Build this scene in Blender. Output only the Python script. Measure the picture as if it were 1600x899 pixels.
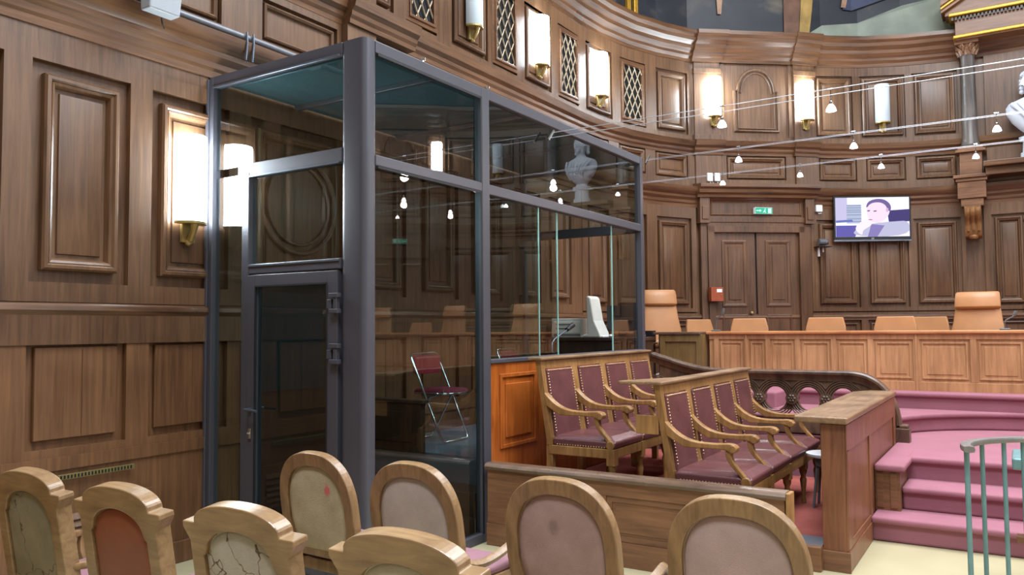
import bpy, bmesh, math, random
from mathutils import Vector, Matrix
R = math.radians
PI = math.pi
random.seed(4)
for o in list(bpy.data.objects): bpy.data.objects.remove(o)
COL = bpy.context.scene.collection
SC = bpy.context.scene

# ------------------------------------------------------------------ camera
H = 1.6
F_PX, YAW, PIT, ROL = 1248.6, .56389, .050374, -.008245
cd = bpy.data.cameras.new('camera'); cam = bpy.data.objects.new('camera', cd); COL.objects.link(cam)
Fv = Vector((-math.sin(YAW)*math.cos(PIT), math.cos(YAW)*math.cos(PIT), math.sin(PIT)))
Rv = Vector((math.cos(YAW), math.sin(YAW), 0)); Uv = Rv.cross(Fv)
Rr = Rv*math.cos(ROL)+Uv*math.sin(ROL); Ur = -Rv*math.sin(ROL)+Uv*math.cos(ROL)
m3 = Matrix((Rr, Ur, -Fv)).transposed()
cam.matrix_world = Matrix.Translation((0, 0, H)) @ m3.to_4x4()
cd.sensor_fit = 'HORIZONTAL'; cd.sensor_width = 36; cd.lens = 36*F_PX/1600
cd.clip_start = .05; cd.clip_end = 100
SC.camera = cam

# ------------------------------------------------------------------ light
SC.view_settings.view_transform = 'Standard'; SC.view_settings.look = 'None'
SC.view_settings.gamma = 1; SC.view_settings.use_curve_mapping = False
SC.view_settings.exposure = 0.62
w = bpy.data.worlds.new('world'); SC.world = w; w.use_nodes = True
w.node_tree.nodes['Background'].inputs[0].default_value = (.6, .75, 1, 1)
w.node_tree.nodes['Background'].inputs[1].default_value = .25
def area(name, loc, rot, sx, sy, power, color, spread=180):
    l = bpy.data.lights.new(name, 'AREA'); l.shape = 'RECTANGLE'; l.size = sx; l.size_y = sy
    l.energy = power; l.color = color; l.spread = R(spread)
    o = bpy.data.objects.new(name, l); COL.objects.link(o); o.location = loc; o.rotation_euler = rot
    return o
area('ceiling_skylight', (.6, 6.8, 9.1), (0, 0, 0), 5.5, 6.5, 1120, (.86, .93, 1.0))
area('tall_window_light', (2.2, -2.7, 5.2), (R(-72), 0, R(0)), 4.0, 3.2, 45, (.82, .9, 1.0))
area('public_chair_fill', (-.8, .2, 8.6), (R(14), 0, R(0)), 4.0, 2.0, 200, (.80, .89, 1.0), 95)  # added fill lamp for the chair backs, narrow spread keeps it off the steps
area('side_window_light', (5.3, 4.4, 6.3), (0, R(62), 0), 2.4, 4.0, 260, (.85, .9, 1.0))

# ------------------------------------------------------------------ materials
def srgb(r, g, b):
    f = lambda c: ((c/255+.055)/1.055)**2.4 if c > 10 else c/255/12.92
    return (f(r), f(g), f(b), 1)
MATS = {}
def base_mat(name):
    m = bpy.data.materials.new(name); m.use_nodes = True; MATS[name] = m
    nt = m.node_tree; return m, nt, nt.nodes['Principled BSDF']
def plain(name, col, rough=.5, metal=0, var=.12, scale=14, bump=.0, emit=None, spec=.5):
    m, nt, b = base_mat(name); N = nt.nodes; L = nt.links
    b.inputs['Roughness'].default_value = rough; b.inputs['Metallic'].default_value = metal
    b.inputs['Specular IOR Level'].default_value = spec
    tc = N.new('ShaderNodeTexCoord'); no = N.new('ShaderNodeTexNoise'); no.inputs['Scale'].default_value = scale
    no.inputs['Detail'].default_value = 5
    L.new(tc.outputs['Object'], no.inputs['Vector'])
    cr = N.new('ShaderNodeValToRGB'); cr.color_ramp.elements[0].position = .3; cr.color_ramp.elements[1].position = .7
    cr.color_ramp.elements[0].color = tuple(c*(1-var) for c in col[:3])+(1,)
    cr.color_ramp.elements[1].color = tuple(min(1, c*(1+var)) for c in col[:3])+(1,)
    L.new(no.outputs['Fac'], cr.inputs['Fac']); L.new(cr.outputs['Color'], b.inputs['Base Color'])
    if bump:
        bp = N.new('ShaderNodeBump'); bp.inputs['Strength'].default_value = bump; bp.inputs['Distance'].default_value = .01
        n2 = N.new('ShaderNodeTexNoise'); n2.inputs['Scale'].default_value = scale*8; L.new(tc.outputs['Object'], n2.inputs['Vector'])
        L.new(n2.outputs['Fac'], bp.inputs['Height']); L.new(bp.outputs['Normal'], b.inputs['Normal'])
    if emit:
        b.inputs['Emission Color'].default_value = emit[0]; b.inputs['Emission Strength'].default_value = emit[1]
    return m
def wood(name, dark, light, rough=.38, grain=(38, 38, 2.2), st=False, patch=1.1, ring=0, coat=0):
    m, nt, b = base_mat(name); N = nt.nodes; L = nt.links
    b.inputs['Roughness'].default_value = rough
    if coat: b.inputs['Coat Weight'].default_value = coat; b.inputs['Coat Roughness'].default_value = .2
    if st:
        a = N.new('ShaderNodeAttribute'); a.attribute_name = 'st'; vec = a.outputs['Vector']
    else:
        tc = N.new('ShaderNodeTexCoord'); vec = tc.outputs['Object']
    mp = N.new('ShaderNodeMapping'); mp.inputs['Scale'].default_value = grain; L.new(vec, mp.inputs['Vector'])
    n1 = N.new('ShaderNodeTexNoise'); n1.inputs['Scale'].default_value = 1; n1.inputs['Detail'].default_value = 7
    n1.inputs['Roughness'].default_value = .6; n1.inputs['Distortion'].default_value = .6
    L.new(mp.outputs['Vector'], n1.inputs['Vector'])
    n2 = N.new('ShaderNodeTexNoise'); n2.inputs['Scale'].default_value = patch; n2.inputs['Detail'].default_value = 4
    L.new(vec, n2.inputs['Vector'])
    mx = N.new('ShaderNodeMath'); mx.operation = 'MULTIPLY_ADD'; mx.inputs[1].default_value = .55
    L.new(n1.outputs['Fac'], mx.inputs[0])
    m2 = N.new('ShaderNodeMath'); m2.operation = 'MULTIPLY'; m2.inputs[1].default_value = .45
    L.new(n2.outputs['Fac'], m2.inputs[0]); L.new(m2.outputs[0], mx.inputs[2])
    cr = N.new('ShaderNodeValToRGB'); e = cr.color_ramp.elements
    e[0].position = .36; e[0].color = dark; e[1].position = .64; e[1].color = light
    L.new(mx.outputs[0], cr.inputs['Fac']); L.new(cr.outputs['Color'], b.inputs['Base Color'])
    bp = N.new('ShaderNodeBump'); bp.inputs['Strength'].default_value = .12; bp.inputs['Distance'].default_value = .004
    L.new(n1.outputs['Fac'], bp.inputs['Height']); L.new(bp.outputs['Normal'], b.inputs['Normal'])
    rr = N.new('ShaderNodeMapRange'); rr.inputs['To Min'].default_value = rough-.08; rr.inputs['To Max'].default_value = rough+.14
    L.new(n2.outputs['Fac'], rr.inputs['Value']); L.new(rr.outputs[0], b.inputs['Roughness'])
    return m
def glass(name, tint, boost=2.0):
    m = bpy.data.materials.new(name); m.use_nodes = True; MATS[name] = m
    nt = m.node_tree; N = nt.nodes; L = nt.links; N.clear()
    out = N.new('ShaderNodeOutputMaterial'); t = N.new('ShaderNodeBsdfTransparent'); t.inputs[0].default_value = tint
    g = N.new('ShaderNodeBsdfGlossy'); g.inputs['Roughness'].default_value = 0.0
    fr = N.new('ShaderNodeFresnel'); fr.inputs[0].default_value = 1.5
    geo = N.new('ShaderNodeNewGeometry')
    a = N.new('ShaderNodeMath'); a.operation = 'SUBTRACT'; a.inputs[0].default_value = 1; L.new(geo.outputs['Backfacing'], a.inputs[1])
    c = N.new('ShaderNodeMath'); c.operation = 'MULTIPLY'; L.new(fr.outputs[0], c.inputs[0]); L.new(a.outputs[0], c.inputs[1])
    d = N.new('ShaderNodeMath'); d.operation = 'MULTIPLY'; d.use_clamp = True; d.inputs[1].default_value = boost; L.new(c.outputs[0], d.inputs[0])
    mix = N.new('ShaderNodeMixShader'); L.new(d.outputs[0], mix.inputs[0]); L.new(t.outputs[0], mix.inputs[1]); L.new(g.outputs[0], mix.inputs[2])
    L.new(mix.outputs[0], out.inputs[0]); return m
def emis(name, col, k):
    m = bpy.data.materials.new(name); m.use_nodes = True; MATS[name] = m
    nt = m.node_tree; N = nt.nodes; N.clear(); out = N.new('ShaderNodeOutputMaterial'); e = N.new('ShaderNodeEmission')
    e.inputs[0].default_value = col; e.inputs[1].default_value = k; nt.links.new(e.outputs[0], out.inputs[0]); return m

W_WALL = wood('wall_oak', srgb(70, 47, 31), srgb(114, 82, 56), .36, (30, 30, 1.6), st=True, patch=.9)
W_LOW = wood('lower_wall_oak', srgb(80, 52, 33), srgb(122, 85, 55), .36, (34, 34, 1.6), st=True, patch=1.4)
W_TRIM = wood('cornice_oak', srgb(66, 43, 29), srgb(120, 84, 56), .28, (1.6, 30, 30), st=True, patch=.8)
W_FURN = wood('furniture_oak', srgb(108, 74, 40), srgb(166, 122, 72), .34, (30, 30, 2.5), patch=3)
W_CHAIR = wood('chair_beech', srgb(104, 76, 48), srgb(150, 117, 78), .36, (34, 34, 4), patch=4, coat=.12)
W_CHAIRH = wood('chair_beech_top', srgb(112, 84, 56), srgb(156, 125, 87), .30, (5, 34, 34), patch=5, coat=.12)
W_ORANGE = wood('varnished_orange_wood', srgb(130, 62, 20), srgb(190, 104, 42), .28, (30, 30, 1.8), patch=2.5, coat=.3)
W_PIER = wood('pier_oak', srgb(98, 58, 40), srgb(142, 92, 62), .36, (26, 26, 1.8), patch=1.6)
W_PANEL = wood('partition_oak', srgb(92, 60, 40), srgb(138, 97, 66), .36, (2, 26, 26), patch=1.6)
W_TOP = wood('worn_rail_oak', srgb(72, 54, 44), srgb(116, 92, 74), .24, (3, 26, 26), patch=3)
W_TOPY = wood('worn_rail_oak_long', srgb(104, 78, 58), srgb(150, 118, 86), .3, (26, 3, 26), patch=3)
W_BENCH = wood('bench_oak', srgb(152, 108, 72), srgb(200, 150, 106), .4, (24, 24, 2), patch=1.6)
W_BTOP = wood('bench_top_oak', srgb(160, 100, 60), srgb(206, 142, 92), .25, (2, 24, 24), patch=2)
W_CARV = wood('dark_carved_oak', srgb(60, 43, 35), srgb(108, 82, 64), .34, (16, 16, 5), patch=4)
W_DOOR = wood('door_oak', srgb(64, 42, 29), srgb(108, 75, 50), .38, (28, 28, 1.6), st=True, patch=1.2)
M_FLOOR = plain('linoleum_floor', srgb(178, 168, 134), .32, var=.10, scale=1.2)
M_CARPET = plain('pink_red_carpet', srgb(150, 100, 111), .95, var=.06, scale=3, bump=.2, spec=.1)
M_CARPETR = plain('red_carpet', srgb(150, 82, 74), .95, var=.10, scale=9, bump=.25, spec=.1)
M_DARKFLOOR = plain('grey_vinyl_floor', srgb(92, 94, 104), .5, var=.15, scale=5)
M_ALU = plain('dark_aluminium', srgb(72, 71, 78), .42, .15, var=.05, scale=3)
M_ALUS = plain('aluminium_bead', srgb(120, 130, 144), .3, .8, var=.05, scale=3)
M_GASK = plain('black_rubber', srgb(18, 20, 24), .6)
M_GLASS = glass('clear_green_glass', (.80, .87, .86, 1), 2.0)
M_GLASSD = glass('dark_tinted_glass', (.74, .80, .80, 1), 2.0)
M_GLASSB = glass('smoked_door_glass', (.5, .58, .6, 1), 2.0)
M_GEDGE = plain('glass_edge', srgb(150, 200, 190), .2, var=.05, emit=None)
M_ROOF = plain('perforated_roof_sheet', srgb(64, 98, 108), .55, .2, var=.2, scale=60)
M_LEATHER = plain('oxblood_leather', srgb(94, 55, 56), .30, var=.16, scale=7, bump=.15)
M_NAIL = plain('brass_nailhead', srgb(214, 180, 140), .3, .7)
M_TAN = plain('tan_leather', srgb(168, 118, 76), .45, var=.08, scale=5, bump=.08)
M_CHROME = plain('chrome', srgb(220, 226, 230), .12, 1, var=.02)
M_STEEL = plain('steel_cable', srgb(188, 194, 204), .4, .4, var=.02)
M_BRASS = plain('brass', srgb(170, 148, 92), .35, .5)
M_GOLD = plain('gilding', srgb(186, 142, 50), .35, .5, var=.2, scale=20)
M_RED = plain('wine_red_vinyl', srgb(140, 30, 52), .45)
M_REDSEAT = plain('wine_red_fabric', srgb(112, 18, 40), .8, bump=.3)
M_WHITE = plain('white_plastic', srgb(225, 228, 230), .4, var=.03)
M_OPAL = plain('opal_glass_off', srgb(205, 218, 226), .25, var=.04, scale=3)
M_PLASTER = plain('white_plaster', srgb(196, 202, 212), .6, var=.06, scale=10)
M_COL = wood('grey_column_wood', srgb(70, 64, 62), srgb(104, 96, 90), .35, (30, 30, 2), patch=3)
M_BLACK = plain('black_plastic', srgb(22, 22, 26), .35)
M_GREY = plain('grey_plastic', srgb(92, 94, 98), .4)
M_BEIGEPC = plain('beige_plastic', srgb(205, 205, 196), .45, var=.04)
M_TEAL = plain('teal_painted_metal', srgb(104, 140, 142), .38, .1, var=.14, scale=12)
M_RAILTOP = plain('worn_grey_handrail', srgb(128, 124, 120), .3, .2, var=.14, scale=12)
M_MESHGOLD = plain('gilt_lattice', srgb(150, 132, 106), .4, .1, var=.15, scale=20)
M_CONDUIT = plain('grey_conduit', srgb(116, 118, 124), .4, .3)
M_REDBOX = plain('red_brown_box', srgb(150, 74, 46), .4)
M_ON = emis('lit_opal_glass', (.80, .93, 1, 1), 46)
M_BULB = emis('halogen_glow', (1, .84, .88, 1), 9)
M_VOID = plain('dark_void', srgb(10, 9, 10), .9)
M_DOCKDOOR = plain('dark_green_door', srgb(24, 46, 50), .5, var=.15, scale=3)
M_DARKW = wood('dark_stained_oak', srgb(42, 28, 20), srgb(74, 52, 36), .4, (22, 22, 2), patch=2)
def fabric(name, c1, c2, weave=140, rough=.9, crack=0, stain=None):
    m, nt, b = base_mat(name); N = nt.nodes; L = nt.links
    b.inputs['Roughness'].default_value = rough; b.inputs['Specular IOR Level'].default_value = .25
    tc = N.new('ShaderNodeTexCoord'); V = tc.outputs['Object']
    n = N.new('ShaderNodeTexNoise'); n.inputs['Scale'].default_value = 5; n.inputs['Detail'].default_value = 8; L.new(V, n.inputs['Vector'])
    cr = N.new('ShaderNodeValToRGB'); e = cr.color_ramp.elements; e[0].position = .35; e[1].position = .68; e[0].color = c1; e[1].color = c2
    L.new(n.outputs['Fac'], cr.inputs['Fac']); last = cr.outputs['Color']
    mp = N.new('ShaderNodeMapping'); mp.inputs['Scale'].default_value = (weave*.35, 1, weave*1.6); L.new(V, mp.inputs['Vector'])
    wv = N.new('ShaderNodeTexNoise'); wv.inputs['Scale'].default_value = 1; wv.inputs['Detail'].default_value = 2; L.new(mp.outputs[0], wv.inputs['Vector'])
    mr = N.new('ShaderNodeMapRange'); mr.inputs['To Min'].default_value = .82; mr.inputs['To Max'].default_value = 1.12; L.new(wv.outputs['Fac'], mr.inputs['Value'])
    mu = N.new('ShaderNodeVectorMath'); mu.operation = 'SCALE'; L.new(last, mu.inputs[0]); L.new(mr.outputs[0], mu.inputs['Scale']); last = mu.outputs[0]
    if crack:
        vo = N.new('ShaderNodeTexVoronoi'); vo.feature = 'DISTANCE_TO_EDGE'; vo.inputs['Scale'].default_value = crack
        nn = N.new('ShaderNodeTexNoise'); nn.inputs['Scale'].default_value = 12; L.new(V, nn.inputs['Vector'])
        ad = N.new('ShaderNodeVectorMath'); ad.operation = 'MULTIPLY_ADD'; ad.inputs[1].default_value = (.12, .12, .12); L.new(nn.outputs['Color'], ad.inputs[0]); L.new(V, ad.inputs[2])
        L.new(ad.outputs[0], vo.inputs['Vector'])
        ms = N.new('ShaderNodeMapRange'); ms.inputs['From Min'].default_value = .002; ms.inputs['From Max'].default_value = .008; L.new(vo.outputs['Distance'], ms.inputs['Value'])
        mk = N.new('ShaderNodeMix'); mk.data_type = 'RGBA'; L.new(ms.outputs[0], mk.inputs[0]); mk.inputs[6].default_value = srgb(92, 78, 64); L.new(last, mk.inputs[7]); last = mk.outputs[2]
    if stain:
        (sx, sy, sz), rad, scol = stain
        sb = N.new('ShaderNodeVectorMath'); sb.operation = 'SUBTRACT'; sb.inputs[1].default_value = (sx, sy, sz); L.new(V, sb.inputs[0])
        sc = N.new('ShaderNodeVectorMath'); sc.operation = 'MULTIPLY'; sc.inputs[1].default_value = (1.6, 0, 1); L.new(sb.outputs[0], sc.inputs[0])
        nn = N.new('ShaderNodeTexNoise'); nn.inputs['Scale'].default_value = 30; L.new(V, nn.inputs['Vector'])
        ln = N.new('ShaderNodeVectorMath'); ln.operation = 'LENGTH'; L.new(sc.outputs[0], ln.inputs[0])
        ad = N.new('ShaderNodeMath'); ad.operation = 'MULTIPLY_ADD'; ad.inputs[1].default_value = rad*1.4; L.new(nn.outputs['Fac'], ad.inputs[0]); L.new(ln.outputs['Value'], ad.inputs[2])
        ms = N.new('ShaderNodeMapRange'); ms.inputs['From Min'].default_value = rad*1.2; ms.inputs['From Max'].default_value = rad*1.9
        L.new(ad.outputs[0], ms.inputs['Value'])
        mk = N.new('ShaderNodeMix'); mk.data_type = 'RGBA'; L.new(ms.outputs[0], mk.inputs[0]); mk.inputs[6].default_value = scol; L.new(last, mk.inputs[7]); last = mk.outputs[2]
    L.new(last, b.inputs['Base Color'])
    bp = N.new('ShaderNodeBump'); bp.inputs['Strength'].default_value = .3; bp.inputs['Distance'].default_value = .003
    L.new(wv.outputs['Fac'], bp.inputs['Height']); L.new(bp.outputs['Normal'], b.inputs['Normal'])
    return m

# ------------------------------------------------------------------ mesh builder
class MB:
    def __init__(s):
        s.bm = bmesh.new(); s.st = s.bm.verts.layers.float_vector.new('st')
    def v(s, p, st=None):
        v = s.bm.verts.new(p); v[s.st] = st if st else (p[0], p[1], p[2]); return v
    def f(s, vs):
        try: return s.bm.faces.new(vs)
        except ValueError: return None
    def box(s, x0, x1, y0, y1, z0, z1, M=None):
        P = [(x0,y0,z0),(x1,y0,z0),(x1,y1,z0),(x0,y1,z0),(x0,y0,z1),(x1,y0,z1),(x1,y1,z1),(x0,y1,z1)]
        vs = [s.v(M @ Vector(p) if M else p) for p in P]
        for q in ((0,3,2,1),(4,5,6,7),(0,1,5,4),(1,2,6,5),(2,3,7,6),(3,0,4,7)): s.f([vs[i] for i in q])
        return s
    def loft(s, rings, closed=True, caps=True, sts=None):
        rv = [[s.v(p, sts[i][j] if sts else None) for j, p in enumerate(r)] for i, r in enumerate(rings)]
        n = len(rv[0])
        for a, b in zip(rv[:-1], rv[1:]):
            for i in range(n if closed else n-1):
                j = (i+1) % n; s.f([a[i], a[j], b[j], b[i]])
        if caps and closed:
            s.f(rv[0][::-1]); s.f(rv[-1])
        return s
    def tube(s, pts, r, n=8, closed=False, flat=None):
        pts = [Vector(p) for p in pts]; N = len(pts); rings = []
        up = None
        for i, p in enumerate(pts):
            if closed: d = (pts[(i+1) % N]-pts[i-1]).normalized()
            else: d = (pts[min(i+1, N-1)]-pts[max(i-1, 0)]).normalized()
            if up is None:
                up = Vector((0, 0, 1)) if abs(d.z) < .9 else Vector((1, 0, 0))
            a = d.cross(up).normalized(); up = a.cross(d).normalized()
            rr = r[i] if isinstance(r, (list, tuple)) else r
            if flat: rings.append([p+a*flat[0]*math.copysign(abs(math.cos(t))**.6, math.cos(t))+up*flat[1]*math.copysign(abs(math.sin(t))**.6, math.sin(t)) for t in [2*PI*k/n for k in range(n)]])
            else: rings.append([p+a*rr*math.cos(2*PI*k/n)+up*rr*math.sin(2*PI*k/n) for k in range(n)])
        if closed: rings.append(rings[0]); return s.loft(rings, caps=False)
        return s.loft(rings)
    def lathe(s, prof, c=(0, 0, 0), n=16, sx=1, sy=1):
        return s.loft([[(c[0]+r*sx*math.cos(2*PI*k/n), c[1]+r*sy*math.sin(2*PI*k/n), c[2]+z) for k in range(n)] for r, z in prof])
    def prism(s, poly, axis, a, b):
        # poly of 2d points extruded along axis between a and b
        def P(u, w, t): return {'x': (t, u, w), 'y': (u, t, w), 'z': (u, w, t)}[axis]
        A = [s.v(P(u, w_, a)) for u, w_ in poly]; B = [s.v(P(u, w_, b)) for u, w_ in poly]
        s.f(A[::-1]); s.f(B)
        for i in range(len(poly)):
            j = (i+1) % len(poly); s.f([A[i], A[j], B[j], B[i]])
        return s
    def ringplate(s, outer, inner, axis, a, b):
        # frame between two outlines with the same number of points
        def P(p, t): u, w_ = p; return {'x': (t, u, w_), 'y': (u, t, w_), 'z': (u, w_, t)}[axis]
        o1 = [s.v(P(p, a)) for p in outer]; o2 = [s.v(P(p, b)) for p in outer]
        i1 = [s.v(P(p, a)) for p in inner]; i2 = [s.v(P(p, b)) for p in inner]
        n = len(outer)
        for i in range(n):
            j = (i+1) % n
            s.f([o1[i], o1[j], i1[j], i1[i]]); s.f([o2[j], o2[i], i2[i], i2[j]])
            s.f([o1[j], o1[i], o2[i], o2[j]]); s.f([i1[i], i1[j], i2[j], i2[i]])
        return s
    def ico(s, c, r, sub=1, sc=(1, 1, 1)):
        g = bmesh.ops.create_icosphere(s.bm, subdivisions=sub, radius=r)
        for v in g['verts']:
            v.co = Vector((v.co.x*sc[0]+c[0], v.co.y*sc[1]+c[1], v.co.z*sc[2]+c[2])); v[s.st] = v.co
        return s
    def build(s, name, mat, parent=None, bev=0, smooth=None, loc=None, rot=None, seg=2):
        bmesh.ops.remove_doubles(s.bm, verts=s.bm.verts, dist=1e-6)
        bmesh.ops.recalc_face_normals(s.bm, faces=s.bm.faces)
        me = bpy.data.meshes.new(name); s.bm.to_mesh(me); s.bm.free()
        if smooth:
            me.shade_smooth()
            me.set_sharp_from_angle(angle=R(smooth))
        me.materials.append(mat)
        o = bpy.data.objects.new(name, me); COL.objects.link(o)
        if parent: o.parent = parent
        if loc: o.location = loc
        if rot: o.rotation_euler = rot
        if bev:
            b = o.modifiers.new('bevel', 'BEVEL'); b.width = bev; b.segments = seg; b.limit_method = 'ANGLE'; b.angle_limit = R(40)
        return o
def tag(o, label=None, cat=None, group=None, kind=None):
    if label: o['label'] = label
    if cat: o['category'] = cat
    if group: o['group'] = group
    if kind: o['kind'] = kind
    return o
def thing(name, loc, rz=0, label=None, cat=None, group=None, kind=None, rot=None):
    o = bpy.data.objects.new(name, None); COL.objects.link(o); o.location = loc
    o.rotation_euler = rot if rot else (0, 0, rz); o.empty_display_size = .1
    return tag(o, label, cat, group, kind)
def copy_tree(o, parent=None):
    c = o.copy(); COL.objects.link(c); c.parent = parent
    for ch in list(o.children): copy_tree(ch, c)
    return c
def dup(o, loc, rz=None, label=None):
    c = copy_tree(o); c.location = loc
    if rz is not None: c.rotation_euler = (0, 0, rz)
    if label: c['label'] = label
    return c
def bez(p0, p1, p2, p3, n=8):
    out = []
    for i in range(n+1):
        t = i/n; a = (1-t)**3; b = 3*t*(1-t)**2; c = 3*t*t*(1-t); d = t**3
        out.append(tuple(a*p0[k]+b*p1[k]+c*p2[k]+d*p3[k] for k in range(len(p0))))
    return out

# ------------------------------------------------------------------ wall path (plan of the room), s = distance along it
XC = .25
HALF = [(-4.97, -3.0), (-4.97, 9.6), (-4.93, 10.2), (-4.8, 10.85), (-4.57, 11.45), (-4.27, 12.0),
        (-2.95, 13.05), (-2.55, 13.45), (-2.05, 13.82), (-1.45, 14.1), (-0.75, 14.3)]
PTS = HALF + [(2*XC-x, y) for x, y in HALF[::-1]]
CUM = [-3.0]
for a, b in zip(PTS[:-1], PTS[1:]): CUM.append(CUM[-1]+math.hypot(b[0]-a[0], b[1]-a[1]))
S_END = CUM[-1]; S_SUM = S_END-3.0
def segn(i):
    a, b = PTS[i], PTS[i+1]; dx, dy = b[0]-a[0], b[1]-a[1]; L = math.hypot(dx, dy); return (dy/L, -dx/L)
def vertn(i):
    n1 = segn(max(i-1, 0)); n2 = segn(min(i, len(PTS)-2)); x, y = n1[0]+n2[0], n1[1]+n2[1]; q = x*n1[0]+y*n1[1]
    return (x/q, y/q)
def WP(s, n, z):
    s = max(-3.0, min(S_END, s)); i = 0
    while i < len(PTS)-2 and CUM[i+1] < s-1e-9: i += 1
    t = (s-CUM[i])/(CUM[i+1]-CUM[i]); a, b = PTS[i], PTS[i+1]; na, nb = vertn(i), vertn(i+1)
    return (a[0]+(b[0]-a[0])*t+n*(na[0]+(nb[0]-na[0])*t), a[1]+(b[1]-a[1])*t+n*(na[1]+(nb[1]-na[1])*t), z)
def wrot(s):
    # rotation about z so that local -Y looks into the room
    a = WP(s, 0, 0); b = WP(s, 1, 0); return math.atan2(b[1]-a[1], b[0]-a[0])+PI/2
def brk(s0, s1):
    return [s0]+[c for c in CUM if s0+1e-4 < c < s1-1e-4]+[s1]
def wprof(mb, s0, s1, prof):
    ss = brk(s0, s1)
    mb.loft([[WP(s, n, z) for n, z in prof] for s in ss], sts=[[(s, n, z) for n, z in prof] for s in ss]); return mb
def wbox(mb, s0, s1, n0, n1, z0, z1): return wprof(mb, s0, s1, [(n0, z0), (n1, z0), (n1, z1), (n0, z1)])
MOULD = [(0, -.03), (0, .02), (.012, .034), (.03, .036), (.042, .022), (.045, .026), (.06, .018), (.07, -.004), (.075, -.018)]
RAISE = MOULD+[(.10, -.018), (.104, -.004), (.116, .0)]
SLIM = [(0, -.03), (0, .012), (.012, .02), (.028, .008), (.034, -.016)]
def wring(mb, s0, s1, z0, z1, prof, n0=0):
    fr = [(c-s0)/(s1-s0) for c in brk(s0, s1)]
    rings, sts = [], []
    for d, n in prof:
        a, b = s0+d, s1-d
        r = [(a+(b-a)*t, z0+d) for t in fr]+[(a+(b-a)*t, z1-d) for t in fr[::-1]]
        rings.append([WP(s, n0+n, z) for s, z in r]); sts.append([(s+.37*z0, n, z) for s, z in r])
    mb.loft(rings, caps=False, sts=sts)
    d, n = prof[-1]; a, b = s0+d, s1-d; ss = [a+(b-a)*t for t in fr]
    lo = [mb.v(WP(s, n0+n, z0+d), (s+.37*z0, n, z0+d)) for s in ss]; hi = [mb.v(WP(s, n0+n, z1-d), (s+.37*z0, n, z1-d)) for s in ss]
    for i in range(len(ss)-1): mb.f([lo[i], lo[i+1], hi[i+1], hi[i]])
    return mb
def band(mb, s0, s1, z0, z1, panels, pz0, pz1, t=.022, prof=RAISE, m=.05):
    # rails and stiles of thickness t round recesses, a moulded panel in each recess
    ps = sorted(p for p in panels if p[0] > s0-1e-6 and p[1] < s1+1e-6)
    wbox(mb, s0, s1, -.022, t, z0, pz0); wbox(mb, s0, s1, -.022, t, pz1, z1)
    e = s0
    for a, b in ps:
        if a > e+1e-4: wbox(mb, e, a, -.022, t, pz0, pz1)
        e = b
    if e < s1-1e-4: wbox(mb, e, s1, -.022, t, pz0, pz1)
    for a, b in ps: wring(mb, a+m, b-m, pz0+m, pz1-m, prof)
def mir(l): return l+[(S_SUM-b, S_SUM-a) for a, b in l]
def mirs(l): return l+[S_SUM-a for a in l]

# ------------------------------------------------------------------ structure
# floors and raised platforms
mb = MB(); mb.box(-5.6, 6.1, -3.4, 15.2, -.12, 0); tag(mb.build('floor', M_FLOOR), kind='structure')
mb = MB(); mb.box(-3.42, -1.13, 5.56, 8.06, 0, .15); mb.build('platform', M_CARPETR, bev=.01)['kind'] = 'structure'
mb = MB(); mb.box(-3.42, -2.45, 5.56, 8.06, .15, .30); mb.build('platform', M_CARPETR, bev=.01)['kind'] = 'structure'
mb = MB(); mb.box(-2.6, -1.1305, 5.50, 5.57, 0, .157); mb.build('trim_1', W_PANEL, bev=.004)['kind'] = 'structure'
mb = MB(); mb.box(-1.75, -1.135, 5.57, 5.80, .1495, .156); mb.build('trim_14', M_DARKFLOOR)['kind'] = 'structure'
def steps_riser(name, poly, z0, z1, mat, nose=.02):
    m = MB(); m.prism(poly, 'z', z0, z1); o = m.build(name, mat, bev=.022, seg=3); o['kind'] = 'structure'; return o
# entrance flight of three carpeted steps
x1 = 3.0
steps_riser('step', [(-.975, 6.52), (x1, 6.52), (x1, 7.3), (-.975, 7.3)], 0, .178, M_CARPET)
steps_riser('step', [(-.80, 6.86), (x1, 6.86), (x1, 7.3), (-.80, 7.3)], .178, .354, M_CARPET)
def tread(poly, z):
    m_ = MB(); m_.prism(poly, 'z', z-.045, z+.004); o_ = m_.build('step', M_CARPET, bev=.02, seg=3); o_['kind'] = 'structure'
tread([(-.974, 6.485), (x1, 6.485), (x1, 6.9), (-.974, 6.9)], .178); tread([(-.80, 6.825), (x1, 6.825), (x1, 7.3), (-.80, 7.3)], .354); tread([(-.80, 7.205), (x1, 7.205), (x1, 7.6), (-.80, 7.6)], .53)
arc = [(XC+1.33*math.sin(t)*1.0, 9.5-1.33*(1-math.cos(t))*.95) for t in [R(-86+172*k/24) for k in range(25)]]
steps_riser('platform', [(-.80, 7.24), (x1, 7.24), (4.4, 7.24), (4.4, 9.5), (-3.9, 9.5), (-3.9, 8.16), (-.9, 8.16), (-.9, 7.24)], .0, .53, M_CARPET)
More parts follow.
